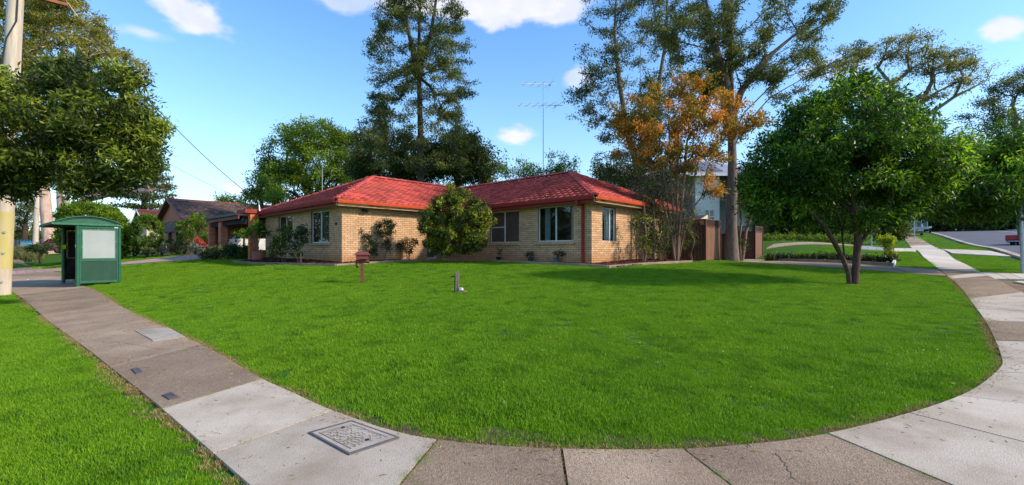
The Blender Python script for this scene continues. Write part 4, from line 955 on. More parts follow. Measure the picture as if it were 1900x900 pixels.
for u, v in ((.45, .2), (.55, .8)):
    mb = MB(); q = gp(u if v > .5 else .62, v-.02); mb.tube([q, q+Vector((0, 0, .002))], .016, 12); mb.build('lifting_hole', m_blk, cv)
t, P, c, cv = lid([(250,617),(312,612),(343,629),(284,637)], 'pit_cover', 'small pale ribbed pit cover set in the path beside the lawn edge', m_conc, groovemat())
a_, b__ = (P[1]-P[0]), (P[3]-P[0]); mb = MB()
for i in range(9): u = .1+i*.1; mb.beam(gp(u, .08), gp(u, .5), .012, .006)
mb.build('rib', m_conc, cv, kind='stuff')
for q, lab in (([(243,690),(257,688),(266,697),(252,700)], 'dark iron grate, farther of the two, sunk in the path edge'), ([(300,740),(318,735),(333,746),(314,749)], 'rusty iron grate near the pale slab at the path edge')):
    t, P, c, cv = lid(q, 'drain_grate', lab, m_lidframe, m_blk); a_, b__ = (P[1]-P[0]), (P[3]-P[0]); mb = MB()
    for i in range(5): u = .12+i*.19; mb.beam(gp(u, .06), gp(u, .94), .010, .008)
    mb.build('bar', m_lidframe, cv)

# ------------------------------------------------------------------ brown steel fences right of the house
def steel_panel(root, p, q, h, mat_face, mat_cap, cap_h=.30, ribs=.16, z=None):
    p = Vector((p[0], p[1], 0)); q = Vector((q[0], q[1], 0)); L = (q-p).length; d = (q-p)/L; n_ = Vector((d.y, -d.x, 0)); zb = z if z is not None else min(gz(p.x, p.y), gz(q.x, q.y)); Z = lambda v, z_: Vector((v.x, v.y, z_))
    m = max(2, int(round(L/ribs)))
    for k in range(m):
        mb = MB(); a = p+d*(L*k/m); b = p+d*(L*(k+1)/m); w = L/m; pr = [(0, 0), (.12, 0), (.3, .035), (.62, .035), (.8, 0), (1, 0)]; v = []
        for f, o_ in pr: c_ = a+d*w*f+n_*o_; v += [Z(c_, zb+.03), Z(c_, zb+h-cap_h)]
        for f, o_ in pr: c_ = a+d*w*f+n_*(o_-.01); v += [Z(c_, zb+.03), Z(c_, zb+h-cap_h)]
        fs = [(2*i, 2*i+2, 2*i+3, 2*i+1) for i in range(5)]+[(12+2*i+1, 12+2*i+3, 12+2*i+2, 12+2*i) for i in range(5)]
        mb.add(v, fs, tone=rr.random()); mb.build('fence_sheet', mat_face, root)
    for c_ in (p, q):
        mb = MB(); mb.hexa([Z(c_+d*i*.03+n_*j*.03, z_) for z_ in (zb-.1, zb+h) for i, j in ((-1, -1), (1, -1), (1, 1), (-1, 1))]); mb.build('post', mat_cap, root)
    for zz, ww in ((zb+.02, .07), (zb+h-cap_h, .055), (zb+h, .06)): mb = MB(); mb.beam(Z(p, zz), Z(q, zz), ww, .05); mb.build('rail', mat_cap, root)
    if cap_h > .1:
        mb = MB(); s_ = .055
        for k in range(-6, int(L/s_)+1):
            for sg in (0, 1):
                x0 = k*s_; za, zb_ = (zb+h-cap_h+.02, zb+h-.02) if sg == 0 else (zb+h-.02, zb+h-cap_h+.02); x1 = x0+cap_h-.04
                if x0 < 0 or x1 > L: 
                    f0 = max(0, (0-x0)/(x1-x0)); f1 = min(1, (L-x0)/(x1-x0))
                    if f1-f0 < .05: continue
                else: f0, f1 = 0, 1
                A = Z(p+d*(x0+(x1-x0)*f0), za+(zb_-za)*f0); B = Z(p+d*(x0+(x1-x0)*f1), za+(zb_-za)*f1); mb.beam(A, B, .012, .018, up=tuple(n_))
        mb.build('lattice', mat_cap, root, kind='stuff')
fA = np.array(at(1309, 484.7, 20.4)[:2]); fz = gz(*fA)
f1 = thing('steel_fence', 'brown steel fence corner with sunlit ribbed face left of the big tree trunk', 'fence', (0, 0, 0))
pA = fA; pB = fA+HV*2.0; pC = fA+HU*2.6
steel_panel(f1, pB, pA, 1.92, m_fence_lit, m_fencecap, z=fz); steel_panel(f1, pA+HU*.03, pC, 1.92, m_fence, m_fencecap, z=fz)
f1b = thing('garden_shed', 'small brown steel shed with low cream gable behind the lattice fence', 'shed', (0, 0, 0))
sp = [pA+HV*.25+HU*.35, pA+HV*1.75+HU*.35, pA+HV*1.75+HU*2.3, pA+HV*.25+HU*2.3]
mb = MB(); mb.add([(p[0], p[1], z_) for z_ in (fz, fz+1.95) for p in sp], [(0, 1, 5, 4), (1, 2, 6, 5), (2, 3, 7, 6), (3, 0, 4, 7)]); mb.build('shed_wall', m_fence, f1b)
mid0 = (sp[0]+sp[1])/2; mid1 = (sp[2]+sp[3])/2; mb = MB(); E_ = [np.append(sp[0]-HV*.1-HU*.08, fz+1.96), np.append(sp[1]+HV*.1-HU*.08, fz+1.96), np.append(sp[2]+HV*.1, fz+1.96), np.append(sp[3]-HV*.1, fz+1.96), np.append(mid0-HU*.08, fz+2.2), np.append(mid1, fz+2.2)]
mb.add(E_, [(0, 4, 5, 3), (1, 2, 5, 4)]); mb.build('roof', m_fencecap, f1b)
mb = MB(); mb.add([E_[0]+np.array((0, 0, .0)), E_[1], E_[4]], [(0, 1, 2)]); mb.build('gable', m_cream, f1b)
fD = np.array(at(1401, 481, 25.6)[:2]); fz2 = EYE-(481-HY)/F*25.6; f2 = thing('steel_fence', 'brown steel fence corner at the end of the driveway right of the trunk', 'fence', (0, 0, 0))
steel_panel(f2, fD+HV*1.55, fD, 1.9, m_fence_lit, m_fencecap, z=fz2); steel_panel(f2, fD+HU*.03, fD+HU*1.15, 1.9, m_fence, m_fencecap, z=fz2)
f3 = thing('steel_gate', 'lower brown steel gate between the trunk and the far fence corner', 'gate', (0, 0, 0)); steel_panel(f3, fD+HU*1.2, fD+HU*3.4, 1.5, m_fence, m_fencecap, cap_h=.05, z=fz2)
# narrow gate between the house and the neighbour's pillar
gA = np.array(l2(.9, 9.05)); gB = np.array(l2(.5, 10.0)); f4 = thing('steel_gate', 'dark brown ribbed steel gate between the house and orange brick pillar', 'gate', (0, 0, 0)); steel_panel(f4, gA, gB, 1.75, m_fence, m_fencecap, cap_h=.05, ribs=.13)

# ------------------------------------------------------------------ neighbouring houses on the left
NV = np.array((.66, .751)); NV /= np.linalg.norm(NV); NU = np.array((-NV[1], NV[0])); nrot = math.atan2(NV[1], NV[0])
def tiled_slope(mb, p, e, up, nx, nr, w=.33, exp=.36, r=random.Random(2)):
    p, e, up = Vector(p), Vector(e).normalized(), Vector(up).normalized(); nn_ = e.cross(up); nn_ = nn_ if nn_.z > 0 else -nn_
    for k in range(nr):
        for c in range(nx):
            q = p+e*(c*w)+up*(k*exp); lift = .045; v = []
            for a in (0, w*.5, w-.03): v += [q+e*a+nn_*(lift+(.03 if a == w*.5 else 0)), q+e*a+up*(exp+.03)+nn_*(.008+(.03 if a == w*.5 else 0))]
            v += [q+nn_*-.01, q+e*(w-.03)-nn_*.01]
            mb.add(v, [(0, 2, 3, 1), (2, 4, 5, 3), (6, 7, 4, 0)], tone=r.random())
def gable_house(label, apexpx, Y, halfw, ez, rz_, length, mwall, mroof, mtrim, wins, ground, ovh=.45):
    ax_, ay, _ = at(*apexpx, Y); t = thing('brick_house' if mwall is m_rbrick else 'house', label, 'house', (ax_, ay, ground), nrot)
    ez -= ground; rz_ -= ground; mb = MB(); sl = (rz_-ez)/halfw; iw = halfw-ovh; th = ez+.0+sl*ovh
    mb.add([(0, -iw, 0), (0, iw, 0), (0, iw, th-.05), (0, 0, rz_-.08), (0, -iw, th-.05)], [(0, 1, 2, 3, 4)][::1]); mb.box(.0, length, -iw, -iw+.12, 0, th-.08); mb.box(.0, length, iw-.12, iw, 0, th-.08)
    mb.build('wall', mwall, t)
    v = [(-ovh, -halfw, ez), (length, -halfw, ez), (length, 0, rz_), (-ovh, 0, rz_), (-ovh, halfw, ez), (length, halfw, ez)]; mb = MB(); mb.add(v, [(0, 1, 2, 3), (3, 2, 5, 4)]); mb.add([(x, y, z-.12) for x, y, z in v], [(3, 2, 1, 0), (4, 5, 2, 3)]); rf = mb.build('roof', m_dark if False else mroof, t)
    cs = math.hypot(1, sl); mb = MB(); tiled_slope(mb, (-ovh, -halfw-.02, ez+.01), (1, 0, 0), (0, 1, sl), int((length+ovh)/.33), int(halfw*cs/.36)); mb.build('tiling', mroof, rf, kind='stuff')
    mb = MB(); mb.beam((-ovh, 0, rz_+.03), (length, 0, rz_+.03), .22, .10); mb.build('ridge', mtrim if mwall is m_rbrick else mroof, rf)
    for sg in (-1, 1):
        mb = MB(); mb.beam((-ovh-.02, sg*halfw, ez-.04), (-ovh-.02, 0, rz_-.04), .22, .05, up=(1, 0, 0)); mb.build('barge_board', mtrim, t)
    mb = MB(); mb.box(-ovh, length, -halfw-.1, -halfw, ez-.10, ez+.01); mb.build('gutter', mtrim, t)
    for (y0, y1, z0, z1) in wins:
        mb = MB(); mb.box(-.03, -.005, y0, y1, z0, z1); w_ = mb.build('window', mtrim, t); mb = MB(); mb.box(-.04, -.031, y0+.07, y1-.07, z0+.07, z1-.07); mb.build('pane', m_dark, w_)
    return t
t = gable_house('red brick house with steep gable and dark tiled roof beyond the driveway', (320, 371), 41.3, 5.4, 4.15, 6.15, 13.5, m_rbrick, m_dtile, m_dred, [(.2, 1.5, .9, 2.3), (-2.9, -1.5, .9, 2.4)], 1.0)
for y0, y1, lab in ((.15, 1.65, ''), (-3.0, -1.4, '')):
    n = 10; v = []
    for i in range(n+1):
        an = math.pi/2*i/n; v += [(-.05-.75*math.sin(an), y0, 2.0+1.0*math.cos(an)), (-.05-.75*math.sin(an), y1, 2.0+1.0*math.cos(an))]
    mb = MB(); 
    for i in range(n): mb.add([v[2*i], v[2*i+1], v[2*i+3], v[2*i+2]], [(0, 1, 2, 3)], tone=i % 2)
    for y in (y0, y1): 
        sd_ = [(-.05, y, 2.0)]+[(-.05-.75*math.sin(math.pi/2*i/n), y, 2.0+1.0*math.cos(math.pi/2*i/n)) for i in range(n+1)]; mb.add(sd_, [tuple(range(len(sd_)))])
    for k in range(6):
        yy = y0+(y1-y0)*k/5; mb.tube([(-.05-.78*math.sin(math.pi/2*i/n), yy, 2.0+1.03*math.cos(math.pi/2*i/n)) for i in range(n+1)], .04, 4, tone=0)
    mb.build('window_awning', m_awning, t)
gable_house('cream house with white gable trim and dark red tiles behind round hedge', (259, 389), 56, 4.6, 4.3, 6.5, 11, m_cream, m_rtile, m_alum, [(-2.6, -1.4, .9, 2.2)], 1.0, ovh=.3)
# carport with brick piers joined to the gabled house's near side
cx0, cy0, _ = at(442, 394, 24.8); cq = thing('carport', 'low carport with dark gutter on red brick piers sheltering a white car', 'carport', (cx0, cy0, 0), nrot)
cz = EYE+(HY-395)/F*24.8; gl = gz(cx0, cy0)
mb = MB(); mb.hexa([(0, 0, cz-.12), (8, 0, cz+.25), (8, 7.2, cz+.25), (0, 6.2, cz-.12), (0, 0, cz), (8, 0, cz+.37), (8, 7.2, cz+.37), (0, 6.2, cz)]); mb.build('roof', m_dtile, cq)
mb = MB(); mb.box(-.12, 0, -.02, 6.2, cz-.13, cz+.02); mb.build('gutter', m_dkmetal, cq)
mb = MB(); mb.box(.0, .05, -.02, 6.2, cz-.33, cz-.13); mb.build('fascia', m_dred, cq)
mb = MB(); mb.box(.2, .4, -.1, 6.3, cz-.60, cz-.33); mb.build('beam', m_dark, cq)
def pier(root, x, y, w, d, z0, z1, mat, name='brick_pier'):
    mb = MB(); r = random.Random(int(z1*100)); mb.box(x+.01, x+d-.01, y+.01, y+w-.01, z0, z1)
    n = int((z1-z0)/.086)
    for k in range(n):
        for s_ in range(-1, int(w/.24)+1):
            a = max(0, s_*.24+(k % 2)*.12); b = min(w, s_*.24+(k % 2)*.12+.23)
            if b-a > .03: mb.box(x, x+.05, y+a, y+b, z0+k*.086+.005, z0+k*.086+.081, tone=r.random())
            if b-a > .03 and b <= d: mb.box(x+a, x+b, y-.002, y+.05, z0+k*.086+.005, z0+k*.086+.081, tone=r.random()); 
    return mb.build(name, mat, root)
pier(cq, .1, 3.4, .55, .35, gl, cz-.33, m_rbrick); pier(cq, .1, 5.8, .3, .35, gl-.3, cz-.33, m_rbrick)
mb = MB(); mb.box(7.2, 7.35, -.3, 7.2, gl, cz); mb.box(.5, 7.2, 6.1, 6.25, gl, cz); mb.build('back_wall', m_rbrick, cq)
# orange sunlit pillar with lantern, carries the end of our red gutter
px0, py0, _ = at(461, 400, 23.6); op = thing('brick_pillar', 'orange sunlit brick pillar with wall lantern left of the brown gate', 'pillar', (px0, py0, 0), HROT)
pier(op, 0, -.28, .36, .42, gz(px0, py0)-.05, EYE+(HY-398)/F*23.6, m_obrick, name='pillar_bricks')
mb = MB(); lz = EYE+(HY-403)/F*23.4; mb.lathe([(.02, .17), (.10, .10), (.12, .09), (.09, -.08), (.03, -.13)], 6, (-.16, .22, lz-.18)); mb.tube([(-.16, .22, lz), (-.1, .2, lz+.08), (0, .1, lz+.03)], .015, 6); mb.build('lantern', m_dkmetal, op)
mb = MB(); mb.lathe([(.085, .05), (.07, -.06)], 6, (-.162, .22, lz-.18)); mb.build('lantern_glass', leafmat('lantern_glass', (.3,.35,.1), (.4,.45,.15), (.5,.5,.2)), op)
mb = MB(); mb.hexa([(-.25, -.35, lz+.22), (.3, -.35, lz+.22), (.3, 1.15, lz+.22), (-.25, 1.15, lz+.22), (-.25, -.35, lz+.42), (.3, -.35, lz+.42), (.3, 1.15, lz+.42), (-.25, 1.15, lz+.42)]); mb.build('fascia', m_redpaint, op)

# ------------------------------------------------------------------ cars
def wheel(root, x, y, r, w):
    mb = MB(); mb.tube([(x, y-w/2, r), (x, y+w/2, r)], [r, r], 20); wh = mb.build('wheel', m_tyre, root, smooth=True)
    mb = MB(); mb.tube([(x, y-w/2-.006, r), (x, y+w/2+.006, r)], [r*.62, r*.62], 16); mb.build('rim', m_rim, wh)
def car(label, cat, loc, rz, paint, L=4.2, Wd=1.75, H=1.45, suv=False, name='parked_car', group=None):
    t = thing(name, label, cat, loc, rz, group); hw = Wd/2     # local -x = rear end
    z0 = .24; belt = .92 if not suv else 1.08; rear = -L/2
    prof = [(rear, .38), (rear-.04, .62), (rear+.03, belt+.02), (rear+.25, belt+.06), (.55, belt+.04), (L/2-.55, belt-.12), (L/2-.05, .68), (L/2, .4), (L/2-.12, z0), (rear+.1, z0)]
    mb = MB(); V = []; n = len(prof)
    for f, y in ((.93, -hw), (1, -hw*.9), (1, hw*.9), (.93, hw)): V += [(p*1.0, y, z0+(z-z0)*f+(.02 if f < 1 else 0)) for p, z in prof]
    fs = [tuple(range(n))[::-1], tuple(range(3*n, 4*n))]
    for k in range(3): fs += [(k*n+i, k*n+(i+1) % n, (k+1)*n+(i+1) % n, (k+1)*n+i) for i in range(n)]
    mb.add(V, fs); mb.build('body', paint, t, smooth=True, bevel=.02)
    r0_, r1_ = rear+(.12 if suv else .2), rear+(.40 if suv else .65); f0, f1_ = L/2-1.35, L/2-1.95
    cab = [(r0_, belt), (r1_, H-.06), (r1_+.2, H), (f1_-.1, H), (f1_, H-.05), (f0, belt-.02)]; mb = MB(); V = []; n = len(cab)
    for y in (-1, 1): V += [(x, y*(hw*.93-(.16 if z > belt+.1 else 0)), z) for x, z in cab]
    mb.add(V, [tuple(range(n))[::-1], tuple(range(n, 2*n))]+[(i, (i+1) % n, n+(i+1) % n, n+i) for i in range(n)]); cb = mb.build('cabin', m_carglass, t, smooth=False)
    mb = MB(); ty = hw*.93-.16
    mb.box(r1_-.05, f1_+.05, -ty-.01, ty+.01, H-.045, H+.015)
    for sg in (-1, 1):
        mb.beam((r0_-.01, sg*(hw*.93), belt), (r1_, sg*(ty+.005), H-.03), .09, .06); mb.beam((f0, sg*(hw*.93), belt), (f1_, sg*(ty+.005), H-.03), .06, .05); mb.beam((.05, sg*(hw*.93+.005), belt), (.0, sg*(ty+.01), H-.03), .07, .03)
    mb.build('cabin_pillars', paint, cb, bevel=.01)
    for sg in (-1, 1):
        mb = MB(); mb.box(rear-.05, rear+.22, sg*hw*.99-(.3 if sg > 0 else 0), sg*hw*.99+(.3 if sg < 0 else 0), .72, .90); mb.build('tail_light', m_tail, t, bevel=.02)
    mb = MB(); mb.box(rear-.055, rear-.03, -.26, .26, .66, .78); mb.build('number_plate', m_plate, t)
    mb = MB(); mb.box(rear-.07, rear+.12, -hw*.97, hw*.97, .32, .50); mb.build('bumper', m_blk if suv else paint, t, bevel=.03)
    for x in (rear+.78, L/2-.82):
        for sg in (-1, 1): wheel(t, x, sg*(hw-.1), .32, .2)
    return t
vx, vy, _ = at(431, 455, 27.0); vx += NV[0]*2.1; vy += NV[1]*2.1; car('white hatchback parked tail out under the neighbour carport', 'car', (vx, vy, gz(vx, vy)), nrot, m_car_w)
# four wheel drive and trailer at the far kerb side
srt = math.atan2(SDV[1], SDV[0])
q = sw(0, 0); tx, ty = at(1704, 432, 60)[:2]; tzr = gz(tx, ty)+.06
tr = thing('ladder_trailer', 'white box trailer with two upright ramps parked behind the four wheel drive', 'trailer', (tx, ty, EYE+(HY-432.5)/F*60), srt)
mb = MB(); mb.box(-1.3, 1.5, -1.0, 1.0, .55, .72); mb.box(-1.32, -1.28, -1.0, 1.0, .45, .78); mb.build('trailer_bed', m_galv, tr, bevel=.02)
for sg in (-1, 1):
    mb = MB(); mb.box(-.5, .6, sg*1.0-.0, sg*1.28, .6, .85) if sg > 0 else mb.box(-.5, .6, -1.28, -1.0, .6, .85); mb.build('mudguard', m_car_w, tr, bevel=.08); wheel(tr, 0.05, sg*1.14, .33, .2)
    mb = MB(); 
    for s_ in (-.3, .3): mb.beam((-1.25, sg*.55+s_, .7), (-1.1, sg*.55+s_, 2.05), .07, .06)
    for k in range(9): mb.beam((-1.25+.017*k, sg*.55-.3, .8+k*.14), (-1.25+.017*k, sg*.55+.3, .8+k*.14), .05, .04)
    mb.build('ramp', m_galv, tr)
mb = MB(); mb.box(-1.36, -1.32, -.15, .25, .48, .60); mb.build('number_plate', m_plate, tr)
mb = MB(); mb.beam((1.5, 0, .6), (3.0, 0, .5), .1, .1); mb.build('drawbar', m_galv, tr)
cxy = np.array((tx, ty))+SDV*5.2+SNV*-.3; car('white four wheel drive wagon with dark rear window towing the ramp trailer', 'car', (cxy[0], cxy[1], gz(*cxy)+.05), srt, m_car_w, L=4.7, Wd=1.85, H=1.85, suv=True)
for px_, Yp_, yt, yb, lab in ((1684, 51, 404, 433, 'slim grey bollard nearer the trimmed hedge beside the trailer'), (1696.5, 49, 404, 434, 'slim grey bollard in front of the trailer ramps')):
    a = at(px_, yb, Yp_); t = thing('street_post', lab, 'post', a, 0); mb = MB(); mb.tube([(0, 0, -.6), (0, 0, (yb-yt)/F*Yp_)], .05, 8); mb.build('post_shaft', m_galv, t)
# red ute with green load, cut by the right edge
ux, uy, _ = at(1884, 461, 34.5); uz = EYE+(HY-461)/F*34.5
ut = thing('red_ute', 'red flat tray ute seen from behind at the right edge of the road', 'ute', (ux+.62, uy, uz), srt-R_(22))
mb = MB(); mb.box(0, 2.3, -.95, .95, .62, .72); mb.build('tray', m_blk, ut)
for a, b, c, d, nm_ in ((0, .05, -.95, .95, 'tailgate'), (.06, 2.3, .90, .95, 'tray_side'), (.06, 2.3, -.95, -.90, 'tray_side')):
    mb = MB(); mb.box(a, b, c, d, .68, 1.03); mb.build(nm_, m_car_r, ut, bevel=.01)
mb = MB()
for y in (-.95, -.32, .32, .93): mb.box(-.025, 0, y, y+.035, .68, 1.03)
mb.box(-.03, .02, -.96, .96, 1.0, 1.05); mb.build('tailgate_frame', m_dred, ut)
mb = MB(); mb.box(-.06, .06, -.95, .95, .53, .62); mb.build('bumper', m_galv, ut, bevel=.01)
mb = MB(); mb.box(-.075, -.06, -.35, .05, .47, .60); mb.build('number_plate', m_plate, ut)
for sg in (-1, 1):
    wheel(ut, .9, sg*.75, .33, .24); wheel(ut, 3.7, sg*.75, .33, .22); mb = MB(); mb.box(-.03, .03, sg*.8-.1, sg*.8+.1, .46, .53); mb.build('tail_light', m_tail, ut)
    mb = MB(); mb.box(1.3, 1.32, sg*.75-.2, sg*.75+.2, .2, .6); mb.build('mud_flap', m_blk, ut)
mb = MB(); V = [(2.45, 1.0), (2.5, 1.62), (3.3, 1.65), (3.9, 1.1), (4.7, 1.0), (4.8, .5), (2.4, .5)]; mb.prism([(x, z) for x, z in V], 'y', -.85, .85); mb.build('cab', m_car_r, ut, bevel=.05)
mb = MB(); mb.box(2.42, 2.47, -.7, .7, 1.1, 1.5); mb.build('rear_window', m_carglass, ut)
gb = thing('green_bin', 'dark green bin standing on the red ute tray behind the steel pole', 'bin', (ux+.62+.9*math.cos(srt-R_(22)), uy+.9*math.sin(srt-R_(22)), uz+.725), srt-R_(22))
mb = MB(); mb.hexa([(-.25, -.05, 0), (.25, -.05, 0), (.25, .45, 0), (-.25, .45, 0), (-.3, -.1, .95), (.3, -.1, .95), (.3, .5, .95), (-.3, .5, .95)]); mb.build('bin_body', m_gtruck, gb, bevel=.02)
mb = MB(); mb.box(-.33, .33, -.13, .53, .95, 1.0); mb.build('lid', m_gtruck, gb, bevel=.02)
# steel sign pole at the right edge
a = hit(1898, 508); zp = gz(*a); t = thing('steel_pole', 'galvanised steel sign pole on the verge at the right edge', 'pole', (a[0], a[1], zp)); mb = MB(); mb.tube([(0, 0, -.1), (-.10, 0, 3.2)], .045, 12); mb.build('pole_shaft', m_galv, t, smooth=True)
a = hit(1617, 446); a = at(1617, 443, 42)[:2]; t = thing('sign_post', 'thin pale sign post standing against the dark hedge', 'post', (a[0], a[1], gz(*a))); mb = MB(); hh_ = at(1617, 410, 42)[2]-gz(*a); mb.tube([(0, 0, -.1), (0, 0, hh_)], .05, 8); mb.build('post_shaft', m_galv, t); mb = MB(); mb.box(-.14, .14, -.05, -.03, hh_-.9, hh_-.35); mb.build('sign_plate', m_white, t)
a = at(1648, 449, 33)[:2]; t = thing('meter_box', 'grey metal box on the lawn behind the yellow shrub', 'utility box', (a[0], a[1], gz(*a)-.02), R_(20)); mb = MB(); mb.box(-.27, .27, -.2, .2, 0, .85); mb.build('box_body', m_greyfence if False else m_galv, t, bevel=.02); mb = MB(); mb.box(-.30, .30, -.24, .22, .85, .9); mb.build('lid', m_galv, t)

# white two storey house behind the trees
WY = 38.0; wx0 = (1128-CX)/F*WY; wx1 = (1425-CX)/F*WY; WL = wx1-wx0; wz = gz((wx0+wx1)/2, WY)-.1; X_ = lambda px: (px-CX)/F*WY-wx0; Z_ = lambda py: EYE+(HY-py)/F*WY-wz
wh = thing('white_house', 'white and grey two storey house with grey roof behind the autumn tree', 'house', (wx0, WY, wz), 0)
zt = Z_(327); mb = MB(); mb.box(0, WL, 0, 8, 0, zt); mb.build('wall', m_greyclad, wh)
mb = MB(); mb.box(X_(1284), X_(1328), -.7, -.01, Z_(405), zt-.05); mb.box(X_(1284), X_(1300), -.7, -.01, 0, Z_(405)); mb.box(X_(1318), X_(1328), -.7, -.01, 0, Z_(405)); mb.build('white_bay', m_render, wh)
mb = MB(); mb.box(X_(1366), X_(1390), -.5, -.01, 0, Z_(345)); mb.build('white_wall', m_render, wh)
for a, b, c, d in ((1300, 1318, 390, 404), (1136, 1152, 331, 344), (1205, 1235, 340, 365), (1340, 1352, 345, 372)):
    o_ = -.72 if a == 1300 else 0; mb = MB(); mb.box(X_(a), X_(b), o_-.05, o_-.005, Z_(d), Z_(c)); w_ = mb.build('window', m_alum, wh); mb = MB(); m_ = (X_(a)+X_(b))/2; mb.box(X_(a)+.07, m_-.04, o_-.06, o_-.051, Z_(d)+.07, Z_(c)-.07); mb.box(m_+.04, X_(b)-.07, o_-.06, o_-.051, Z_(d)+.07, Z_(c)-.07); mb.build('pane', m_carglass, w_)
mb = MB(); e = .6; V = [(-e, -e-.7, zt), (WL+e, -e-.7, zt), (WL+e, 8+e, zt), (-e, 8+e, zt), (3.5, 3.6, zt+2.0), (WL-3.5, 3.6, zt+2.0)]; mb.add(V, [(0, 1, 5, 4), (1, 2, 5), (2, 3, 4, 5), (3, 0, 4), (3, 2, 1, 0)]); rf = mb.build('roof', m_greyroof, wh)
mb = MB(); mb.box(-e, WL+e, -e-.75, -e-.70, zt-.18, zt+.02); mb.build('gutter', m_alum, wh)
for i in range(4):
    p0 = Vector((2.8+i*1.75, -.55, zt+.33)); mb = MB(); u = Vector((0, 3.0, 1.27)); mb.hexa([p0+Vector(v)+u*f for v, f in (((0, 0, 0), 0), ((1.6, 0, 0), 0), ((1.6, 0, 0), 1), ((0, 0, 0), 1), ((0, 0, .06), 0), ((1.6, 0, .06), 0), ((1.6, 0, .06), 1), ((0, 0, .06), 1))]); mb.build('roof_panel', m_greyfence, rf)

# far left: grey fence, agent's board, low house, low carton, red toy
def far_fence():
    t = thing('paling_fence', 'grey blue paling fence at the far end of the left path', 'fence', (0, 0, 0))
    Yf = 60; n = 26; A = at(-60, 0, Yf); B = at(92, 0, Yf+4)
    for i in range(n):
        x = A[0]+(B[0]-A[0])*i/n; x1 = A[0]+(B[0]-A[0])*(i+1)/n-.02; y = Yf+4*i/n; zb = EYE+(HY-476)/F*Yf; zt_ = EYE+(HY-444)/F*Yf; mb = MB(); mb.box(x, x1, y, y+.05, zb-.3, zt_); mb.build('paling', m_greyfence, t)
    mb = MB(); mb.beam((A[0], A[1]-.05, EYE+(HY-457)/F*Yf), (B[0], B[1]-.05, EYE+(HY-457)/F*Yf), .06, .1); mb.build('rail', m_greyfence, t)
far_fence()
t = thing('sign_board', 'blue and white notice board standing before the grey fence', 'sign', at(50, 466, 56)); k = 56/F; mb = MB(); mb.box(-12*k, 12*k, 0, .06, .1, 18*k); mb.build('board', m_signb, t)
mb = MB(); mb.box(-12*k, -1*k, -.02, -.005, .12, 15*k); mb.build('picture_print', m_poster, t); mb = MB(); mb.box(-11*k, -2*k, -.03, -.021, .25, .6); mb.build('picture_print', m_greyfence, t); mb = MB(); mb.box(1*k, 9*k, -.02, -.005, 13*k, 14.2*k); mb.build('lettering_bar', m_white, t)
mb = MB(); [mb.beam((x*k, .03, -1.2), (x*k, .03, .2), .09, .09) for x in (-10, 10)]; mb.build('board_leg', m_wood, t)
lx, ly, lz = at(45, 470, 78); t = thing('low_house', 'low pale house with flat roof beyond the grey fence', 'house', (lx, ly, 0)); k = 78/F
mb = MB(); mb.box(-26*k, 30*k, .5, 6, .2, EYE+(HY-432)*k); mb.build('wall', m_rbrick, t); mb = MB(); mb.box(-30*k, 34*k, -.6, 6.5, EYE+(HY-433)*k, EYE+(HY-428)*k); mb.build('roof', m_soffit, t)
for x in (-24, 0, 26):
    mb = MB(); mb.box((x-1.2)*k, (x+1.2)*k, -.4, -.2, .2, EYE+(HY-433)*k); mb.build('post', m_cream, t)
t = thing('carton', 'small cream box sitting on the grass by the far path', 'box', at(73, 474, 42)); mb = MB(); mb.box(-.28, .28, -.2, .2, -.05, .36); mb.build('box_body', m_cream, t, bevel=.02)
rcx, rcy = at(107, 471, 44)[:2]; car('red hatchback parked far off, partly hidden by the bus shelter', 'car', (rcx, rcy, gz(rcx, rcy)-.02), math.pi+R_(-12), m_car_r, H=1.42)
# ------------------------------------------------------------------ trees
def crown(Y, prof, n, seed, gap=.0, lay=26., flatf=.55, dY=1.0, tilt=0):
    """single clusters scattered through a crown whose half widths (left, right) are listed per pixel row"""
    r = np.random.default_rng(seed); out = []; rows = np.array([p[0] for p in prof], float); c = np.array([p[1] for p in prof], float); wl = np.array([p[2] for p in prof], float); wr = np.array([p[3] for p in prof], float)
    ph = r.random(8)*6.28; tries = 0
    while len(out) < n and tries < n*30:
        tries += 1; py = r.uniform(rows[0], rows[-1]); cx = np.interp(py, rows, c); L, Rr = np.interp(py, rows, wl), np.interp(py, rows, wr)
        if r.random() > (L+Rr)/(wl+wr).max()+.15: continue
        a = r.random()*6.283; q = math.sqrt(r.random())*(.55+.45*r.random()**.3) if r.random() < .35 else .6+.4*r.random(); x = math.cos(a)*q; d = math.sin(a)*q; w_ = Rr if x > 0 else L
        px = cx+x*w_; v = math.sin((py+abs(x)*w_*tilt)/lay*6.283+2.2*math.sin(a*2+ph[0])+ph[1])+.8*math.sin(px/23+py/31+ph[2])+.6*math.sin(a*3+py/17+ph[3])
        if v < gap: continue
        out.append((px, py, 2, 1.5, 1, d*(L+Rr)/2*Y/F*dY))
    return out
def TR(px, Y, pts, z0=None):
    """trunk polyline from pixel column/row list at depth Y; first point on the ground"""
    x = (px-CX)/F*Y; z = gz(x, Y) if z0 is None else z0; out = [(x, Y, z-.1)]
    for p in pts: q = at(p[0], p[1], Y+(p[2] if len(p) > 2 else 0)); out.append(q)
    return out
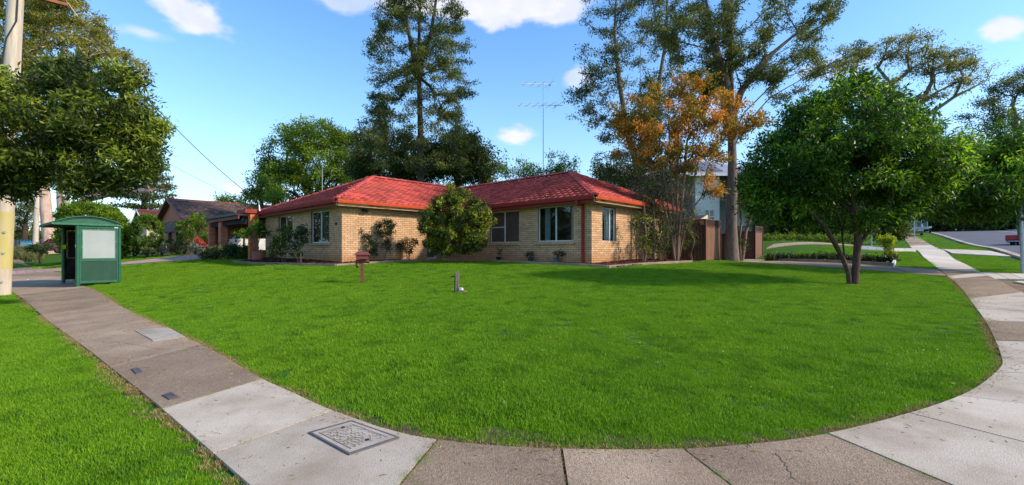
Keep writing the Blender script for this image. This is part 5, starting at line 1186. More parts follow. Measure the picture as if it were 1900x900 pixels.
# hero tree right of centre
Y = 11.9
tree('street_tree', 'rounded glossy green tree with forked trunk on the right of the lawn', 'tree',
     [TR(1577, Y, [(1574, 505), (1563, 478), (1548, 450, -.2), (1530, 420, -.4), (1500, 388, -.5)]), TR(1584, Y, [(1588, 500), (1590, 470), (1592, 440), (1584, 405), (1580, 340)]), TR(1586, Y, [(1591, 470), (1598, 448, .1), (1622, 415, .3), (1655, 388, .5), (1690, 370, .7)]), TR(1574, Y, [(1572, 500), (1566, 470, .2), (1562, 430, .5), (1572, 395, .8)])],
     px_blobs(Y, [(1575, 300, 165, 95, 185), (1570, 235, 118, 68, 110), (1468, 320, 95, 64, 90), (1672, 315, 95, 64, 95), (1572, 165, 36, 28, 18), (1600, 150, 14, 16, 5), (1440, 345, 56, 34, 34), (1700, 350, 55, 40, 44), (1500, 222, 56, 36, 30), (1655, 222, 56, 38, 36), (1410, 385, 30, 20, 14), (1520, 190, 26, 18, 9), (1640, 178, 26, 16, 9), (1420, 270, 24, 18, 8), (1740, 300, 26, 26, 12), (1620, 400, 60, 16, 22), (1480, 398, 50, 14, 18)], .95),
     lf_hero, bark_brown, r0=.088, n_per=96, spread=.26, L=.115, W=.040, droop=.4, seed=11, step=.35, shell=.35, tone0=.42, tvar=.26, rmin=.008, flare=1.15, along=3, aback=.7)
Y = 15.2
tree('street_tree', 'street tree with long fresh green leaves hanging over the road at right', 'tree',
     [TR(2010, Y, [(2000, 430), (1985, 380), (1960, 330)]), TR(2012, Y, [(2000, 440), (1960, 370), (1900, 330)])],
     px_blobs(Y, [(1800, 330, 95, 78, 95), (1745, 370, 55, 36, 34), (1770, 285, 56, 40, 30), (1850, 335, 70, 62, 62), (1910, 310, 90, 80, 80), (2000, 280, 120, 110, 110), (1850, 265, 30, 22, 8), (1830, 380, 70, 22, 50)], 1.1),
     lf_street, bark_brown, r0=.2, n_per=84, spread=.36, L=.18, W=.045, droop=.7, seed=12, step=.45, shell=.25, tone0=.42, tvar=.24, rmin=.008)
# near tree at left
Y = 10.4
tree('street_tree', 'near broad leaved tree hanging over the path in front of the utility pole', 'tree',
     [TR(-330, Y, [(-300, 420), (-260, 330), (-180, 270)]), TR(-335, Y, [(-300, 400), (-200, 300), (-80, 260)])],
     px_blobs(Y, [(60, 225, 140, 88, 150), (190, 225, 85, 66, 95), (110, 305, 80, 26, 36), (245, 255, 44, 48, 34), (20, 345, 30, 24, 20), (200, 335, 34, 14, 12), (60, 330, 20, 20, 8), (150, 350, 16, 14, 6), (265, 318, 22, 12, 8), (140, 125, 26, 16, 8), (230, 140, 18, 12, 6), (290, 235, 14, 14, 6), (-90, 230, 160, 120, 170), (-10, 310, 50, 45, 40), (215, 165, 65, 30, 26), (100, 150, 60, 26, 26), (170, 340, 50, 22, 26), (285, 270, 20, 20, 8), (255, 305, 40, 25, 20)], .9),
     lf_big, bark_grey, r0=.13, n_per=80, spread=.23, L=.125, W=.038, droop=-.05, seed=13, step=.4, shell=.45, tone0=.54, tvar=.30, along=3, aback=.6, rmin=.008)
# big gum behind the shelter
Y = 57
tree('gum_tree', 'tall gum tree with pink grey trunk and olive crown at left', 'tree',
     [TR(96, Y, [(88, 420), (82, 350), (78, 290), (90, 220), (105, 150), (120, 90)]), TR(92, Y, [(86, 380), (70, 300), (40, 200), (20, 120), (10, 60)]), TR(92, Y, [(84, 350), (100, 270), (160, 190), (215, 120)]), ],
     px_blobs(Y, crown(57, [(-80, 60, 120, 120), (0, 60, 140, 110), (40, 70, 150, 125), (75, 80, 150, 160), (115, 90, 150, 190), (150, 120, 170, 175), (165, 140, 150, 120)], 420, 5, gap=-.3, lay=38, tilt=.3), .8),
     lf_gum, bark_pink, r0=.50, ex=.75, n_per=130, spread=.80, L=.38, W=.12, droop=.5, seed=14, step=2.0, shell=.2, tone0=.55, tvar=.24, rmin=.05, sz=.5, along=4, trunk_r=(.66, .3), flare=1.15)
Y = 44
tree('gum_tree', 'leaning pale gum with grey green sprays between the two left roofs', 'tree',
     [TR(125, Y, [(118, 420), (112, 380), (110, 340), (120, 300)]), TR(150, Y, [(135, 400), (124, 388), (122, 368), (140, 345), (170, 330)]), TR(150, Y, [(140, 400), (160, 368), (220, 352), (280, 355)])],
     px_blobs(Y, [(255, 330, 55, 16, 20), (300, 345, 24, 10, 10), (270, 305, 40, 14, 14), (235, 352, 30, 8, 8), (180, 320, 40, 20, 12), (120, 300, 60, 30, 20), (310, 352, 14, 5, 4)], .6),
     lf_casg, bark_pink, r0=.45, n_per=60, spread=.6, L=.2, W=.07, droop=.3, seed=15, step=1.2, tone0=.5, rmin=.035, trunk_r=(.42, .12), sz=.6)
tree('olive_tree', 'dense olive green tree behind the grey fence at the far left', 'tree', [TR(45, 68, [(46, 430), (48, 400)])],
     px_blobs(68, [(46, 385, 30, 42, 60), (20, 400, 26, 38, 36), (-20, 390, 40, 45, 30)], .7), lf_cas, bark_dark, r0=.3, n_per=90, spread=.75, L=.22, W=.09, seed=16, step=1.2, tone0=.48, rmin=.03)
# Norfolk pine style conifer
Y = 62; bl = []
for i, (py, rx) in enumerate([(252, 6), (266, 12), (282, 20), (298, 30), (316, 38), (334, 46), (350, 52), (366, 56), (384, 56)]):
    for j in range(9):
        a = j/9*6.283+i*.7
        for f in (.35, .68, 1.0): bl.append((268+math.cos(a)*rx*f, py-3*f*f, 6, 2.2, 2, math.sin(a)*rx*f*Y/F))
tree('conifer', 'tiered conifer with level dark branches above the cream house', 'tree', [TR(268, Y, [(268, 400), (268, 320), (268, 246)])], px_blobs(Y, bl), lf_dark, bark_dark, r0=.35, n_per=26, spread=.55, L=.35, W=.12, seed=17, step=1.5, tone0=.62, sz=.28, up=0, rmin=.03, upright=.2)
# light green dome tree and companions behind the left wing
Y = 48
tree('spreading_tree', 'rounded light green tree behind the left end of the red roof', 'tree', [TR(580, Y, [(581, 420), (580, 370), (576, 330)]), TR(580, Y, [(580, 380), (560, 330), (530, 300)]), TR(580, Y, [(582, 380), (600, 330), (625, 290)])],
     px_blobs(Y, [(585, 250, 62, 28, 80), (640, 258, 30, 20, 26), (530, 300, 45, 45, 70), (600, 310, 65, 45, 90), (505, 330, 30, 30, 30), (560, 355, 70, 30, 50), (640, 310, 30, 40, 36)], .9), lf_light, bark_dark, r0=.45, n_per=100, spread=.85, L=.24, W=.10, seed=18, step=1.2, tone0=.55, rmin=.03, sz=.6)
tree('bushy_tree', 'small dense green tree left of the red roof end', 'tree', [TR(485, 40, [(485, 400), (485, 365)])], px_blobs(40, [(485, 350, 26, 24, 40), (505, 362, 20, 14, 20), (465, 368, 16, 14, 14)]), lf_light, bark_dark, r0=.2, n_per=70, spread=.5, L=.18, W=.08, seed=19, step=1., tone0=.42, rmin=.02)
tree('bushy_tree', 'small tree top showing above the dark tiled roof', 'tree', [TR(420, 62, [(420, 420), (420, 380)])], px_blobs(62, [(418, 370, 18, 9, 14), (440, 372, 12, 8, 8)]), lf_light, bark_dark, r0=.2, n_per=70, spread=.7, L=.25, W=.1, seed=20, step=1., tone0=.40, rmin=.02)
tree('bushy_tree', 'bright yellow green tree top just behind the service mast', 'tree', [TR(510, 36, [(510, 420), (510, 380)])], px_blobs(36, [(508, 368, 16, 10, 16)]), lf_lime, bark_dark, r0=.12, n_per=70, spread=.4, L=.16, W=.07, seed=21, step=1., tone0=.5, rmin=.02)
# dark evergreens behind the roof
Y = 37
for i, (px, blobs, lf, lab, dd) in enumerate([
    (690, [(690, 285, 45, 45, 70), (665, 310, 28, 28, 30), (720, 320, 40, 25, 35), (668, 262, 20, 20, 12)], lf_cas, 'dark shaggy evergreen behind the left roof ridge', 3),
    (760, [(760, 300, 45, 40, 60), (740, 260, 30, 22, 20), (770, 330, 50, 15, 20)], lf_dark, 'dark evergreen at the foot of the tallest middle tree', 1),
    (850, [(845, 290, 55, 42, 90), (800, 300, 35, 35, 36), (895, 305, 38, 36, 50), (850, 325, 70, 15, 30), (870, 262, 26, 18, 20)], lf_dark, 'broad dark tree behind the middle of the roof', 0)]):
    tree('evergreen_tree', lab, 'tree', [TR(px, Y+dd, [(px, 400), (px, 340), (px-3, 300)])], px_blobs(Y+dd, blobs, .8), lf, bark_dark, r0=.35, n_per=95, spread=.72, L=.22, W=.085, droop=.4, seed=30+i, step=1.2, tone0=.42, rmin=.03)
# the tall tree behind the roof
def tall(name, label, Y, pxt, pyt, pyb, blobs, lf, bark, r0, seed, extra=(), tone0=.45, n_per=110, spread=.30, L=.17, W=.055, px0=None, up=.0, ex=.72, trunk_r=None):
    tr = [TR(px0 or pxt, Y, [(pxt+math.sin(i)*2, pyb+(pyt-pyb)*i/8) for i in range(0, 9)])]+[TR(px0 or pxt, Y, e)[1:] for e in extra]
    return tree(name, label, 'tree', tr, blobs, lf, bark, r0=r0, n_per=n_per, spread=spread, L=L, W=W, droop=.25, seed=seed, step=1.0, tone0=tone0, tvar=.2, rmin=.016, up=up, sz=.5, shell=.1, trunk_r=trunk_r, along=6, aback=.85, ex=ex)
Y = 33
r = random.Random(5)
tall('tall_tree', 'tallest tree in the middle, open layered crown above the red roof', Y, 779, -75, 380, px_blobs(Y, crown(Y, [(-90, 778, 20, 25), (-20, 778, 75, 75), (20, 778, 90, 95), (70, 776, 112, 108), (130, 776, 100, 112), (190, 778, 115, 108), (250, 780, 118, 105), (310, 780, 100, 95)], 600, 1, gap=-.6, tilt=.25)), lf_cas, bark_dark, .30, 40, tone0=.5, trunk_r=(.32, .04), spread=.36, n_per=105, extra=[[(779, 120), (800, 60), (812, -20)], [(779, 140), (758, 60), (748, -20)]])
tree('climbing_shrub', 'loose bamboo-like sprays above the ridge beside the antenna', 'shrub', [TR(985, 31, [(985, 400), (985, 340)]), TR(1040, 31, [(1035, 400), (1038, 340)])], px_blobs(31, [(985, 318, 26, 14, 34), (1030, 318, 22, 12, 18), (1050, 325, 22, 16, 24), (1024, 292, 3, 14, 5), (1045, 300, 10, 10, 6), (968, 300, 8, 6, 4), (950, 322, 14, 10, 10), (935, 315, 12, 12, 6), (1062, 300, 12, 10, 6)]), lf_light, bark_dark, r0=.06, n_per=34, spread=.35, L=.16, W=.06, seed=41, step=.8, tone0=.45, rmin=.01, droop=.3)
# two tall trees at right
r = random.Random(6); Y = 30
tall('tall_tree', 'tall open tree directly behind the autumn tree, leaning sprays to the left', Y, 1190, -60, 420, px_blobs(Y, crown(Y, [(-90, 1190, 60, 60), (-10, 1190, 105, 90), (60, 1185, 120, 90), (140, 1180, 130, 75), (200, 1180, 135, 60), (250, 1180, 110, 60), (290, 1175, 115, 50), (335, 1180, 110, 40)], 400, 2, gap=-.1, tilt=-.4, lay=34)), lf_casg, bark_grey, .20, 42, extra=[[(1190, 330), (1165, 250), (1150, 160), (1140, 60), (1145, -30)], [(1190, 300), (1215, 200), (1235, 80), (1240, -40)]], tone0=.5, spread=.34, n_per=90)
r = random.Random(7); Y = 21.3
def fan(cx, n, seed):
    r = random.Random(seed); out = []
    while len(out) < n:
        a = r.uniform(-.75, 1.12); L_ = r.uniform(110, 350)*(1 if a > -.3 else .75); px = cx+math.sin(a)*L_*.84; py = 240-math.cos(a)*L_*.95
        if math.sin(a*17+1.3)+.9*math.sin(L_/24+a*5)+.5*math.sin(px/15) < -.25: continue
        out.append((px, py, 2, 2, 1, r.uniform(-2.8, 2.8)*min(1, L_/250)))
    return out
tall('tall_tree', 'big open crowned tree with thick dark trunk beside the steel fence', Y, 1357, -70, 420, px_blobs(Y, fan(1357, 520, 7)), lf_cas, bark_grey, .27, 43, extra=[[(1357, 220), (1375, 170), (1420, 110), (1480, 60), (1540, 25)], [(1357, 290), (1375, 240), (1430, 180), (1500, 140), (1560, 120)], [(1357, 240), (1345, 160), (1325, 80), (1310, 0)], [(1357, 260), (1380, 210), (1440, 150), (1500, 100)]], n_per=80, spread=.24, L=.13, W=.042, trunk_r=(.27, .05), tone0=.5, ex=.85)
# autumn crepe myrtle, many stems
Y = 19.3
stems = []
for e in [(1205, 300), (1222, 250), (1240, 220), (1258, 250), (1275, 260), (1295, 300), (1325, 330), (1190, 340)]:
    stems.append(TR(1255+(e[0]-1250)*.04, Y, [(1255+(e[0]-1255)*.18, 440), (1255+(e[0]-1255)*.45, 385), (1255+(e[0]-1255)*.75, (385+e[1])/2), e], z0=.88))
tree('autumn_tree', 'orange leaved multi-stemmed tree standing beside the right wall of the house', 'tree', stems,
     px_blobs(Y, [(1240, 215, 100, 65, 66), (1300, 240, 75, 50, 46), (1180, 240, 65, 50, 36), (1385, 232, 42, 22, 22), (1260, 165, 60, 26, 26), (1340, 195, 45, 26, 20), (1290, 300, 60, 30, 30), (1220, 290, 60, 30, 26), (1320, 350, 25, 20, 8), (1150, 215, 25, 20, 8)]), lf_orange, bark_tan, r0=.06, n_per=92, spread=.26, L=.10, W=.058, along=4, seed=44, step=.5, tone0=.55, tvar=.26, rmin=.007, trunk_r=(.05, .018), droop=.2, shell=.2)
tree('twiggy_shrub', 'grey brown leafless twiggy bush in front of the autumn tree', 'shrub', stems[1:7:2][:3], px_blobs(Y, [(1262, 400, 35, 40, 60), (1205, 350, 40, 40, 50), (1250, 360, 50, 30, 40)]), lf_twig, bark_grey, r0=.04, n_per=34, spread=.3, L=.16, W=.008, seed=45, step=.3, tone0=.4, rmin=.006, droop=.0)
for i, (px, Yq, pts, bl, lf, lab) in enumerate([
    (1196, 19.0, [(1197, 430), (1194, 380), (1190, 350)], [(1200, 380, 18, 30, 14), (1185, 350, 26, 20, 12)], lf_casg, 'slim grey stemmed sapling against the end of the red roof'),
    (1213, 19.3, [(1213, 430), (1212, 380), (1212, 345)], [(1215, 360, 20, 22, 14), (1225, 400, 15, 30, 10)], lf_casg, 'slim straight sapling right of the red roof end')]):
    tree('sapling', lab, 'tree', [TR(px, Yq, pts, z0=.88)], px_blobs(Yq, bl), lf, bark_grey, r0=.06, n_per=30, spread=.2, L=.10, W=.04, seed=60+i, step=.3, tone0=.4, rmin=.006, trunk_r=(.06, .04))
tree('evergreen_tree', 'dark tree filling the gap behind the right end of the red roof', 'tree', [TR(1205, 25.5, [(1205, 420), (1205, 360)])], px_blobs(25.5, [(1195, 345, 55, 34, 70), (1245, 350, 45, 34, 56), (1150, 325, 40, 22, 30), (1225, 385, 50, 26, 40), (1120, 312, 26, 12, 12)]), lf_dark, bark_dark, r0=.14, n_per=52, spread=.38, L=.15, W=.06, seed=78, step=.8, tone0=.4, rmin=.02)
shrub('garden_shrub', 'dark leafy undergrowth shrub behind the tan stems by the steel fence', 'shrub', (1232-CX)/F*19.9, 19.9, px_blobs(19.9, [(1232, 430, 34, 44, 60), (1205, 440, 22, 36, 34), (1262, 440, 24, 34, 30)]), lf_dark, bark_tan, n_per=26, spread=.18, L=.11, W=.045, seed=79, stems=6, fan=.4)
for i, (px, Yq, bl, lf, lab, npr) in enumerate([
    (1195, 17.9, [(1190, 430, 22, 36, 30), (1178, 410, 12, 18, 10), (1205, 450, 20, 22, 20)], lf_bush, 'lanky yellow green shrub against the sunlit right wall', 14),
    (1228, 18.6, [(1225, 445, 20, 30, 30), (1235, 420, 14, 20, 14)], lf_casg, 'dull green shrub left of the autumn tree stems', 16),
    (1285, 18.6, [(1280, 415, 16, 34, 16)], lf_bush, 'thin olive shrub before the dark side of the steel fence', 14)]):
    w = ((px-CX)/F*Yq, Yq); shrub('garden_shrub', lab, 'shrub', w[0], w[1], px_blobs(Yq, bl), lf, bark_tan, n_per=npr, spread=.16, L=.10, W=.04, seed=70+i, stems=5, fan=.25)
tree('side_tree', 'small tan stemmed tree between the big trunk and far fence', 'tree', [TR(1374, 22.6, [(1372, 440), (1376, 410), (1372, 380)], z0=.9), TR(1376, 22.6, [(1384, 430), (1394, 400), (1402, 385)], z0=.9)], px_blobs(22.6, [(1375, 370, 30, 20, 20), (1400, 370, 24, 18, 18), (1378, 460, 12, 16, 6)]), lf_dark, bark_tan, r0=.08, n_per=40, spread=.3, L=.12, W=.05, seed=75, step=.4, tone0=.45, rmin=.01, trunk_r=(.07, .04))
# flat topped gum far right and others beyond
Y = 58
tree('flat_gum', 'far flat topped gum with olive crown above the rounded tree', 'tree', [TR(1640, Y, [(1640, 330), (1600, 250), (1560, 190)]), TR(1640, Y, [(1642, 300), (1680, 210), (1740, 170), (1800, 140)]), TR(1640, Y, [(1645, 300), (1700, 230), (1770, 180), (1830, 150)])],
     px_blobs(Y, [(1600, 100, 60, 14, 30), (1680, 75, 50, 9, 22), (1680, 105, 70, 11, 34), (1760, 100, 50, 8, 20), (1800, 122, 55, 10, 26), (1720, 130, 60, 9, 22), (1620, 160, 70, 18, 26), (1560, 130, 50, 16, 18), (1780, 150, 50, 9, 14), (1740, 180, 60, 10, 12)], .5), lf_gum, bark_grey, r0=.5, n_per=70, spread=1.0, L=.30, W=.09, seed=50, step=1.6, tone0=.5, rmin=.045, sz=.4, shell=.1)
Y = 78
tree('gum_tree', 'grey green gum with dark trunk at the top right edge', 'tree', [TR(1893, Y, [(1896, 400), (1894, 330), (1888, 260), (1880, 200)]), TR(1893, Y, [(1893, 280), (1905, 200), (1900, 160)])], px_blobs(Y, [(1880, 160, 45, 20, 34), (1850, 200, 22, 20, 16), (1915, 150, 40, 30, 30), (1870, 230, 40, 18, 20), (1840, 190, 16, 8, 6), (1860, 265, 30, 10, 8), (1820, 215, 40, 30, 26)], .7), lf_casg, bark_grey, r0=.5, n_per=70, spread=1.2, L=.33, W=.13, seed=51, step=1.2, tone0=.5, rmin=.03, sz=.5)
for i, (px, Yt, bl, lf, lab) in enumerate([
    (1470, 36, [(1470, 395, 60, 38, 90), (1430, 370, 40, 35, 50), (1530, 400, 50, 32, 70), (1400, 350, 40, 40, 40)], lf_dark, 'dark hedge-like tree behind the low hedge and rounded tree'),
    (1590, 38, [(1595, 400, 50, 36, 70), (1550, 380, 40, 40, 50), (1640, 370, 40, 40, 40)], lf_bush, 'olive green tree mass behind the sign post'),
    (1740, 92, [(1740, 385, 60, 38, 60), (1790, 395, 50, 28, 50), (1700, 370, 50, 45, 40)], lf_dark, 'dark tree across the street behind the trailer'),
    (1850, 96, [(1850, 395, 60, 28, 60), (1910, 390, 60, 32, 50), (1810, 360, 50, 30, 30)], lf_dark, 'dark tree across the street beyond the red ute')]):
    tree('evergreen_tree', lab, 'tree', [TR(px, Yt, [(px, 425), (px, 400)])], px_blobs(Yt, bl, .6), lf, bark_dark, r0=.3, n_per=80, spread=.02*Yt, L=.006*Yt, W=.0026*Yt, seed=80+i, step=Yt*.03, tone0=.36, rmin=.03)
for i, (x, y, lab) in enumerate([(-40, 27, 'dark rounded street tree farther along the left street beyond the photo edge'), (-34, 13, 'dark rounded street tree nearer the camera beyond the left photo edge'), (-52, 38, 'dark rounded street tree farthest along the left street')]):  # out-of-view trees added to give the windows something dark to reflect
    tree('street_tree', lab, 'tree', [[(x, y, gz(x, y)-.1), (x, y, gz(x, y)+1.8), (x, y, gz(x, y)+4)]], [(x, y, gz(x, y)+4.6, 3.8, 3.8, 3.2, 90)], lf_cas, bark_dark, r0=.25, n_per=60, spread=.8, L=.35, W=.16, seed=180+i, step=1.2, rmin=.03)
def treeline(name, a0, a1, dist, h, lf, seed, n=240):
    r = np.random.default_rng(seed); C = []
    for i in range(n):
        a = R_(r.uniform(a0, a1)); d = dist*(1+.12*r.random()); x, y = math.sin(a)*d, math.cos(a)*d; z0 = gz(x, y); hh = h*(.65+.35*math.sin(a*23+seed)*math.sin(a*9))
        for k in range(4): C.append((x, y, z0+hh*(k+.6*r.random())/4))
    C = np.array(C); V, Q, tn = leaves(C, np.clip(r.normal(size=len(C))*.2+.4, 0, 1), 34, 2.2, .8, .36, seed=seed, sz=.8); link(name, npmesh(name, V, Q, tn, lf), kind='stuff')
treeline('far_woods', 26, 52, 118, 6.5, lf_dark, 3, 260); treeline('far_woods', -58, -20, 105, 5.0, lf_cas, 4, 300); treeline('far_woods', -20, 26, 90, 7.0, lf_dark, 5, 260)
# ------------------------------------------------------------------ hedges, garden shrubs
def hedge(name, label, cat, Y, bl, lf, n_per=60, spread=.25, L=.09, W=.04, seed=1, tone0=.5, z0=None, upright=.3, shell=.8, group=None, bark=bark_dark):
    b = px_blobs(Y, bl); x = b[0][0]; return shrub(name, label, cat, x, Y, b, lf, bark, n_per=n_per, spread=spread, L=L, W=W, seed=seed, stems=3, r0=.06, tone0=tone0, upright=upright, shell=shell, group=group, fan=.2, tvar=.16, rmin=.01, hgt=min(.6, max(q[5] for q in b)*.9), along=0)
hedge('domed_hedge', 'large bright green domed conifer hedge behind the bus shelter', 'hedge', 33, [(176, 435, 50, 54, 400), (207, 442, 28, 42, 90), (134, 414, 18, 18, 50), (165, 398, 42, 20, 100)], lf_lime, 60, .26, .2, .07, 90, .55, upright=.9, shell=.85)
hedge('round_shrub', 'egg shaped clipped green shrub in front of the cream house', 'shrub', 33.5, [(273, 433, 24, 35, 260)], lf_lime, 50, .15, .12, .05, 91, .42, shell=.85)
for i, (bl, lf, lab, Yq) in enumerate([
    ([(350, 420, 20, 12, 50), (368, 412, 22, 12, 50), (365, 435, 26, 16, 70), (365, 402, 14, 7, 18), (340, 440, 12, 12, 20)], lf_light, 'cloud pruned green shrub before the steep gabled brick house', 33),
    ([(385, 440, 14, 10, 34)], lf_light, 'small flat topped clipped shrub left of the brick pier', 31),
    ([(342, 455, 14, 10, 22), (318, 452, 10, 8, 14)], lf_dark, 'dark low shrub under the brick gable', 34),
    ([(450, 434, 11, 7, 22), (440, 431, 6, 4, 8)], lf_light, 'flat topped clipped shrub in front of the white hatchback', 26)]):
    hedge('clipped_shrub', lab, 'shrub', Yq, bl, lf, 40, .12, .10, .045, 92+i, .5, shell=.5)
hedge('red_flowering_shrub', 'small shrub covered in red flowers beside the clipped shrubs', 'shrub', 32, [(371, 447, 6, 6, 14), (378, 453, 4, 3, 5)], lf_flower, 20, .12, .09, .06, 97, .5)
for i, (bl, lf, Yq, lab) in enumerate([
    ([(400, 468, 16, 8, 40), (385, 474, 12, 5, 18)], lf_mixed, 25.6, 'mixed straw and green border plant at the driveway edge'), ([(440, 468, 22, 9, 60)], lf_rose, 25.0, 'spreading green border shrub in front of the white hatchback'), ([(461, 468, 14, 10, 36)], lf_dark, 24.4, 'dark green border shrub left of the terracotta pot'), ([(425, 462, 14, 6, 20)], lf_mixed, 26.5, 'rusty orange tipped shrub between driveway and carport'),
    ([(250, 462, 22, 8, 30)], lf_rose, 35, 'low green plant below the egg shaped shrub'), ([(300, 460, 14, 9, 24)], lf_silver, 34.5, 'silver leaved plant at the middle of the neighbour bed'), ([(330, 462, 16, 7, 26)], lf_mixed, 33.5, 'low mixed plant in the neighbour bed near the gable'), ([(362, 460, 12, 8, 22)], lf_silver, 32, 'silver leaved plant near the red flowers'), ([(225, 455, 14, 14, 26)], lf_dark, 34.5, 'dark plant right behind the bus shelter'), ([(278, 466, 16, 5, 16)], lf_mixed, 33, 'low straggly plant at the front of the neighbour bed'),
    ([(75, 461, 20, 9, 40)], lf_rose, 36, 'green strappy clump at the base of the gum trunk'), ([(132, 473, 12, 4, 18)], lf_mixed, 30, 'straggly brown green plant just left of the bus shelter posts')]):
    hedge('border_plant', lab, 'plant', Yq, bl, lf, 34, .22, .16, .05, 100+i, .5, shell=.3, upright=.5)
# shrubs against our walls
def by_wall(label, px, base_py, Y, bl, lf, n_per, seed, stems=5, L=.075, W=.04, spread=.12, bark=bark_grey, name='wall_shrub', fan=.3, tone0=.42, hgt=.5, r0=.02):
    x = (px-CX)/F*Y; return shrub(name, label, 'shrub', x, Y, px_blobs(Y, bl, .55), lf, bark, n_per=n_per, spread=spread, L=L, W=W, seed=seed, stems=stems, fan=fan, tone0=tone0, hgt=hgt, r0=r0)
by_wall('open leafy shrub under the far window of the left wall', 527, 482, 19.6, [(523, 448, 20, 24, 60), (508, 465, 12, 14, 24), (530, 425, 8, 8, 10)], lf_bush, 26, 110)
by_wall('twiggy leafy shrub left of the nearer window of the left wall', 556, 484, 18.6, [(558, 440, 17, 20, 44), (548, 465, 16, 14, 24), (565, 425, 10, 8, 12)], lf_rose, 24, 111)
yb = 19.3
by_wall('tallest rose shrub trained against the sunlit brick wall', 713, 478, 19.15, [(716, 425, 17, 18, 44), (724, 415, 10, 10, 14), (718, 455, 9, 12, 14), (705, 416, 8, 6, 6)], lf_rose, 22, 112, 3, fan=.12)
by_wall('sparse rose with dark leaves at the left on the sunlit brick wall', 694, 478, 18.8, [(690, 455, 9, 14, 24), (683, 440, 6, 6, 7), (695, 470, 6, 6, 6), (672, 430, 5, 3, 3)], lf_rose, 22, 113, 3, fan=.12)
by_wall('low sparse rose nearest the screen door', 757, 480, 20.0, [(755, 455, 14, 18, 30), (768, 448, 8, 8, 10), (742, 452, 7, 8, 8)], lf_rose, 18, 114, 4, fan=.15)
Y = 18.6
tree('round_bush', 'large round yellow green bush in front of the house corner', 'bush', [TR(845+dx*.35, Y+dy*.5, [(845+dx*.6, 465), (845+dx*1.0, 440, dy), (845+dx*1.5, 405, dy*1.5)], z0=.80) for dx, dy in ((-28, .1), (-16, -.2), (-6, .2), (4, -.2), (14, .15), (26, -.1), (34, .2))],
     px_blobs(Y, [(845, 402, 62, 42, 190), (800, 415, 24, 26, 44), (890, 402, 28, 34, 50), (850, 365, 28, 14, 26), (815, 372, 16, 12, 12), (880, 374, 12, 9, 8), (858, 356, 8, 7, 6), (845, 436, 58, 18, 80), (808, 448, 24, 18, 40), (884, 446, 24, 18, 40), (822, 464, 24, 9, 26), (870, 463, 24, 10, 26), (790, 400, 16, 18, 12), (905, 410, 14, 20, 12), (835, 350, 8, 7, 5)], .9), lf_bush, bark_tan, r0=.022, n_per=60, spread=.15, L=.085, W=.045, seed=115, step=.22, tone0=.5, tvar=.22, rmin=.006, shell=.3, droop=.15)
# right side gardens
hedge('trimmed_hedge', 'tall trimmed hedge with yellowish edge beside the far footpath', 'hedge', 46, [(1655, 418, 24, 28, 120), (1640, 425, 20, 22, 60)], lf_bush, 80, .5, .2, .08, 120, .5)
hedge('yellow_shrub', 'bright yellow green upright shrub at the corner of the garden strip', 'shrub', 21.5, [(1648, 448, 13, 12, 40), (1652, 468, 8, 16, 26), (1638, 446, 8, 6, 12)], lf_yel, 36, .13, .07, .04, 121, .5, shell=.3)
for i, px in enumerate(range(1428, 1660, 19)):
    Yq = 22.6-(px-1425)*.012; b = at(px, 0, Yq); hedge('low_garden_plant', '%s small green plant from the steel fence in the row beside the driveway' % ('first second third fourth fifth sixth seventh eighth ninth tenth eleventh twelfth thirteenth'.split()[i]), 'plant', Yq, [(px, 477-(0 if px < 1560 else -3), 10, 7, 16)], lf_rose if i % 3 else lf_dark, 30, .12, .09, .035, 130+i, .5, shell=.3, group='row of small plants beside the driveway')
hd = thing('low_hedge', 'long low clipped hedge behind the grey driveway strip', 'hedge', (0, 0, 0))
P = []; r = np.random.default_rng(3)
for px in np.arange(1415, 1600, 3.0):
    Yq = 34.0; c = at(px, 443, Yq); P.append(np.array(c)+r.normal(size=(14, 3))*np.array([.15, .35, .16]))
P = np.concatenate(P); V, Q, tn = leaves(P, np.clip(r.normal(size=len(P))*.18+.45, 0, 1), 16, .16, .09, .045, seed=4); link('foliage', npmesh('foliage', V, Q, tn, lf_light), hd)
mb = MB(); [mb.tube([(*at(px, 0, 34)[:2], gz(*at(px, 0, 34)[:2])-.1), at(px, 444, 34)], .02, 5) for px in range(1418, 1600, 12)]; mb.build('stem', bark_dark, hd)
mb = MB(); g0, g1 = np.array(at(1422, 0, 28.6)[:2]), np.array(at(1588, 0, 30.0)[:2]); sheet(mb, resample([g0, g1], 30), resample([g0+HV*1.9, g1+HV*1.9], 30), dz=.05, skirt=.02, n=6); mb.build('gravel_strip', M('pinkish_gravel', (.42,.30,.22), (.32,.23,.17), rough=1, scale=6, fine=.4, fscale=20), kind='structure')
mb = MB(); sheet(mb, resample([hit(1420, 484), hit(1560, 488), hit(1655, 494)], 24), resample([hit(1420, 478), hit(1560, 482), hit(1658, 487)], 24), dz=.025, skirt=.03); mb.build('garden_soil', m_soil, kind='structure')
e = [hit(1420, 484.5), hit(1490, 486.5), hit(1560, 489), hit(1610, 492), hit(1657, 495), hit(1661, 487)]; ed = thing('timber_border', 'low timber border round the garden strip beside the driveway', 'border', (0, 0, 0))
for p, q in zip(e[:-1], e[1:]): mb = MB(); mb.beam((*p, gz(*p)+.07), (*q, gz(*q)+.07), .09, .16); mb.build('timber', m_edging if p != e[-2] else m_white, ed)

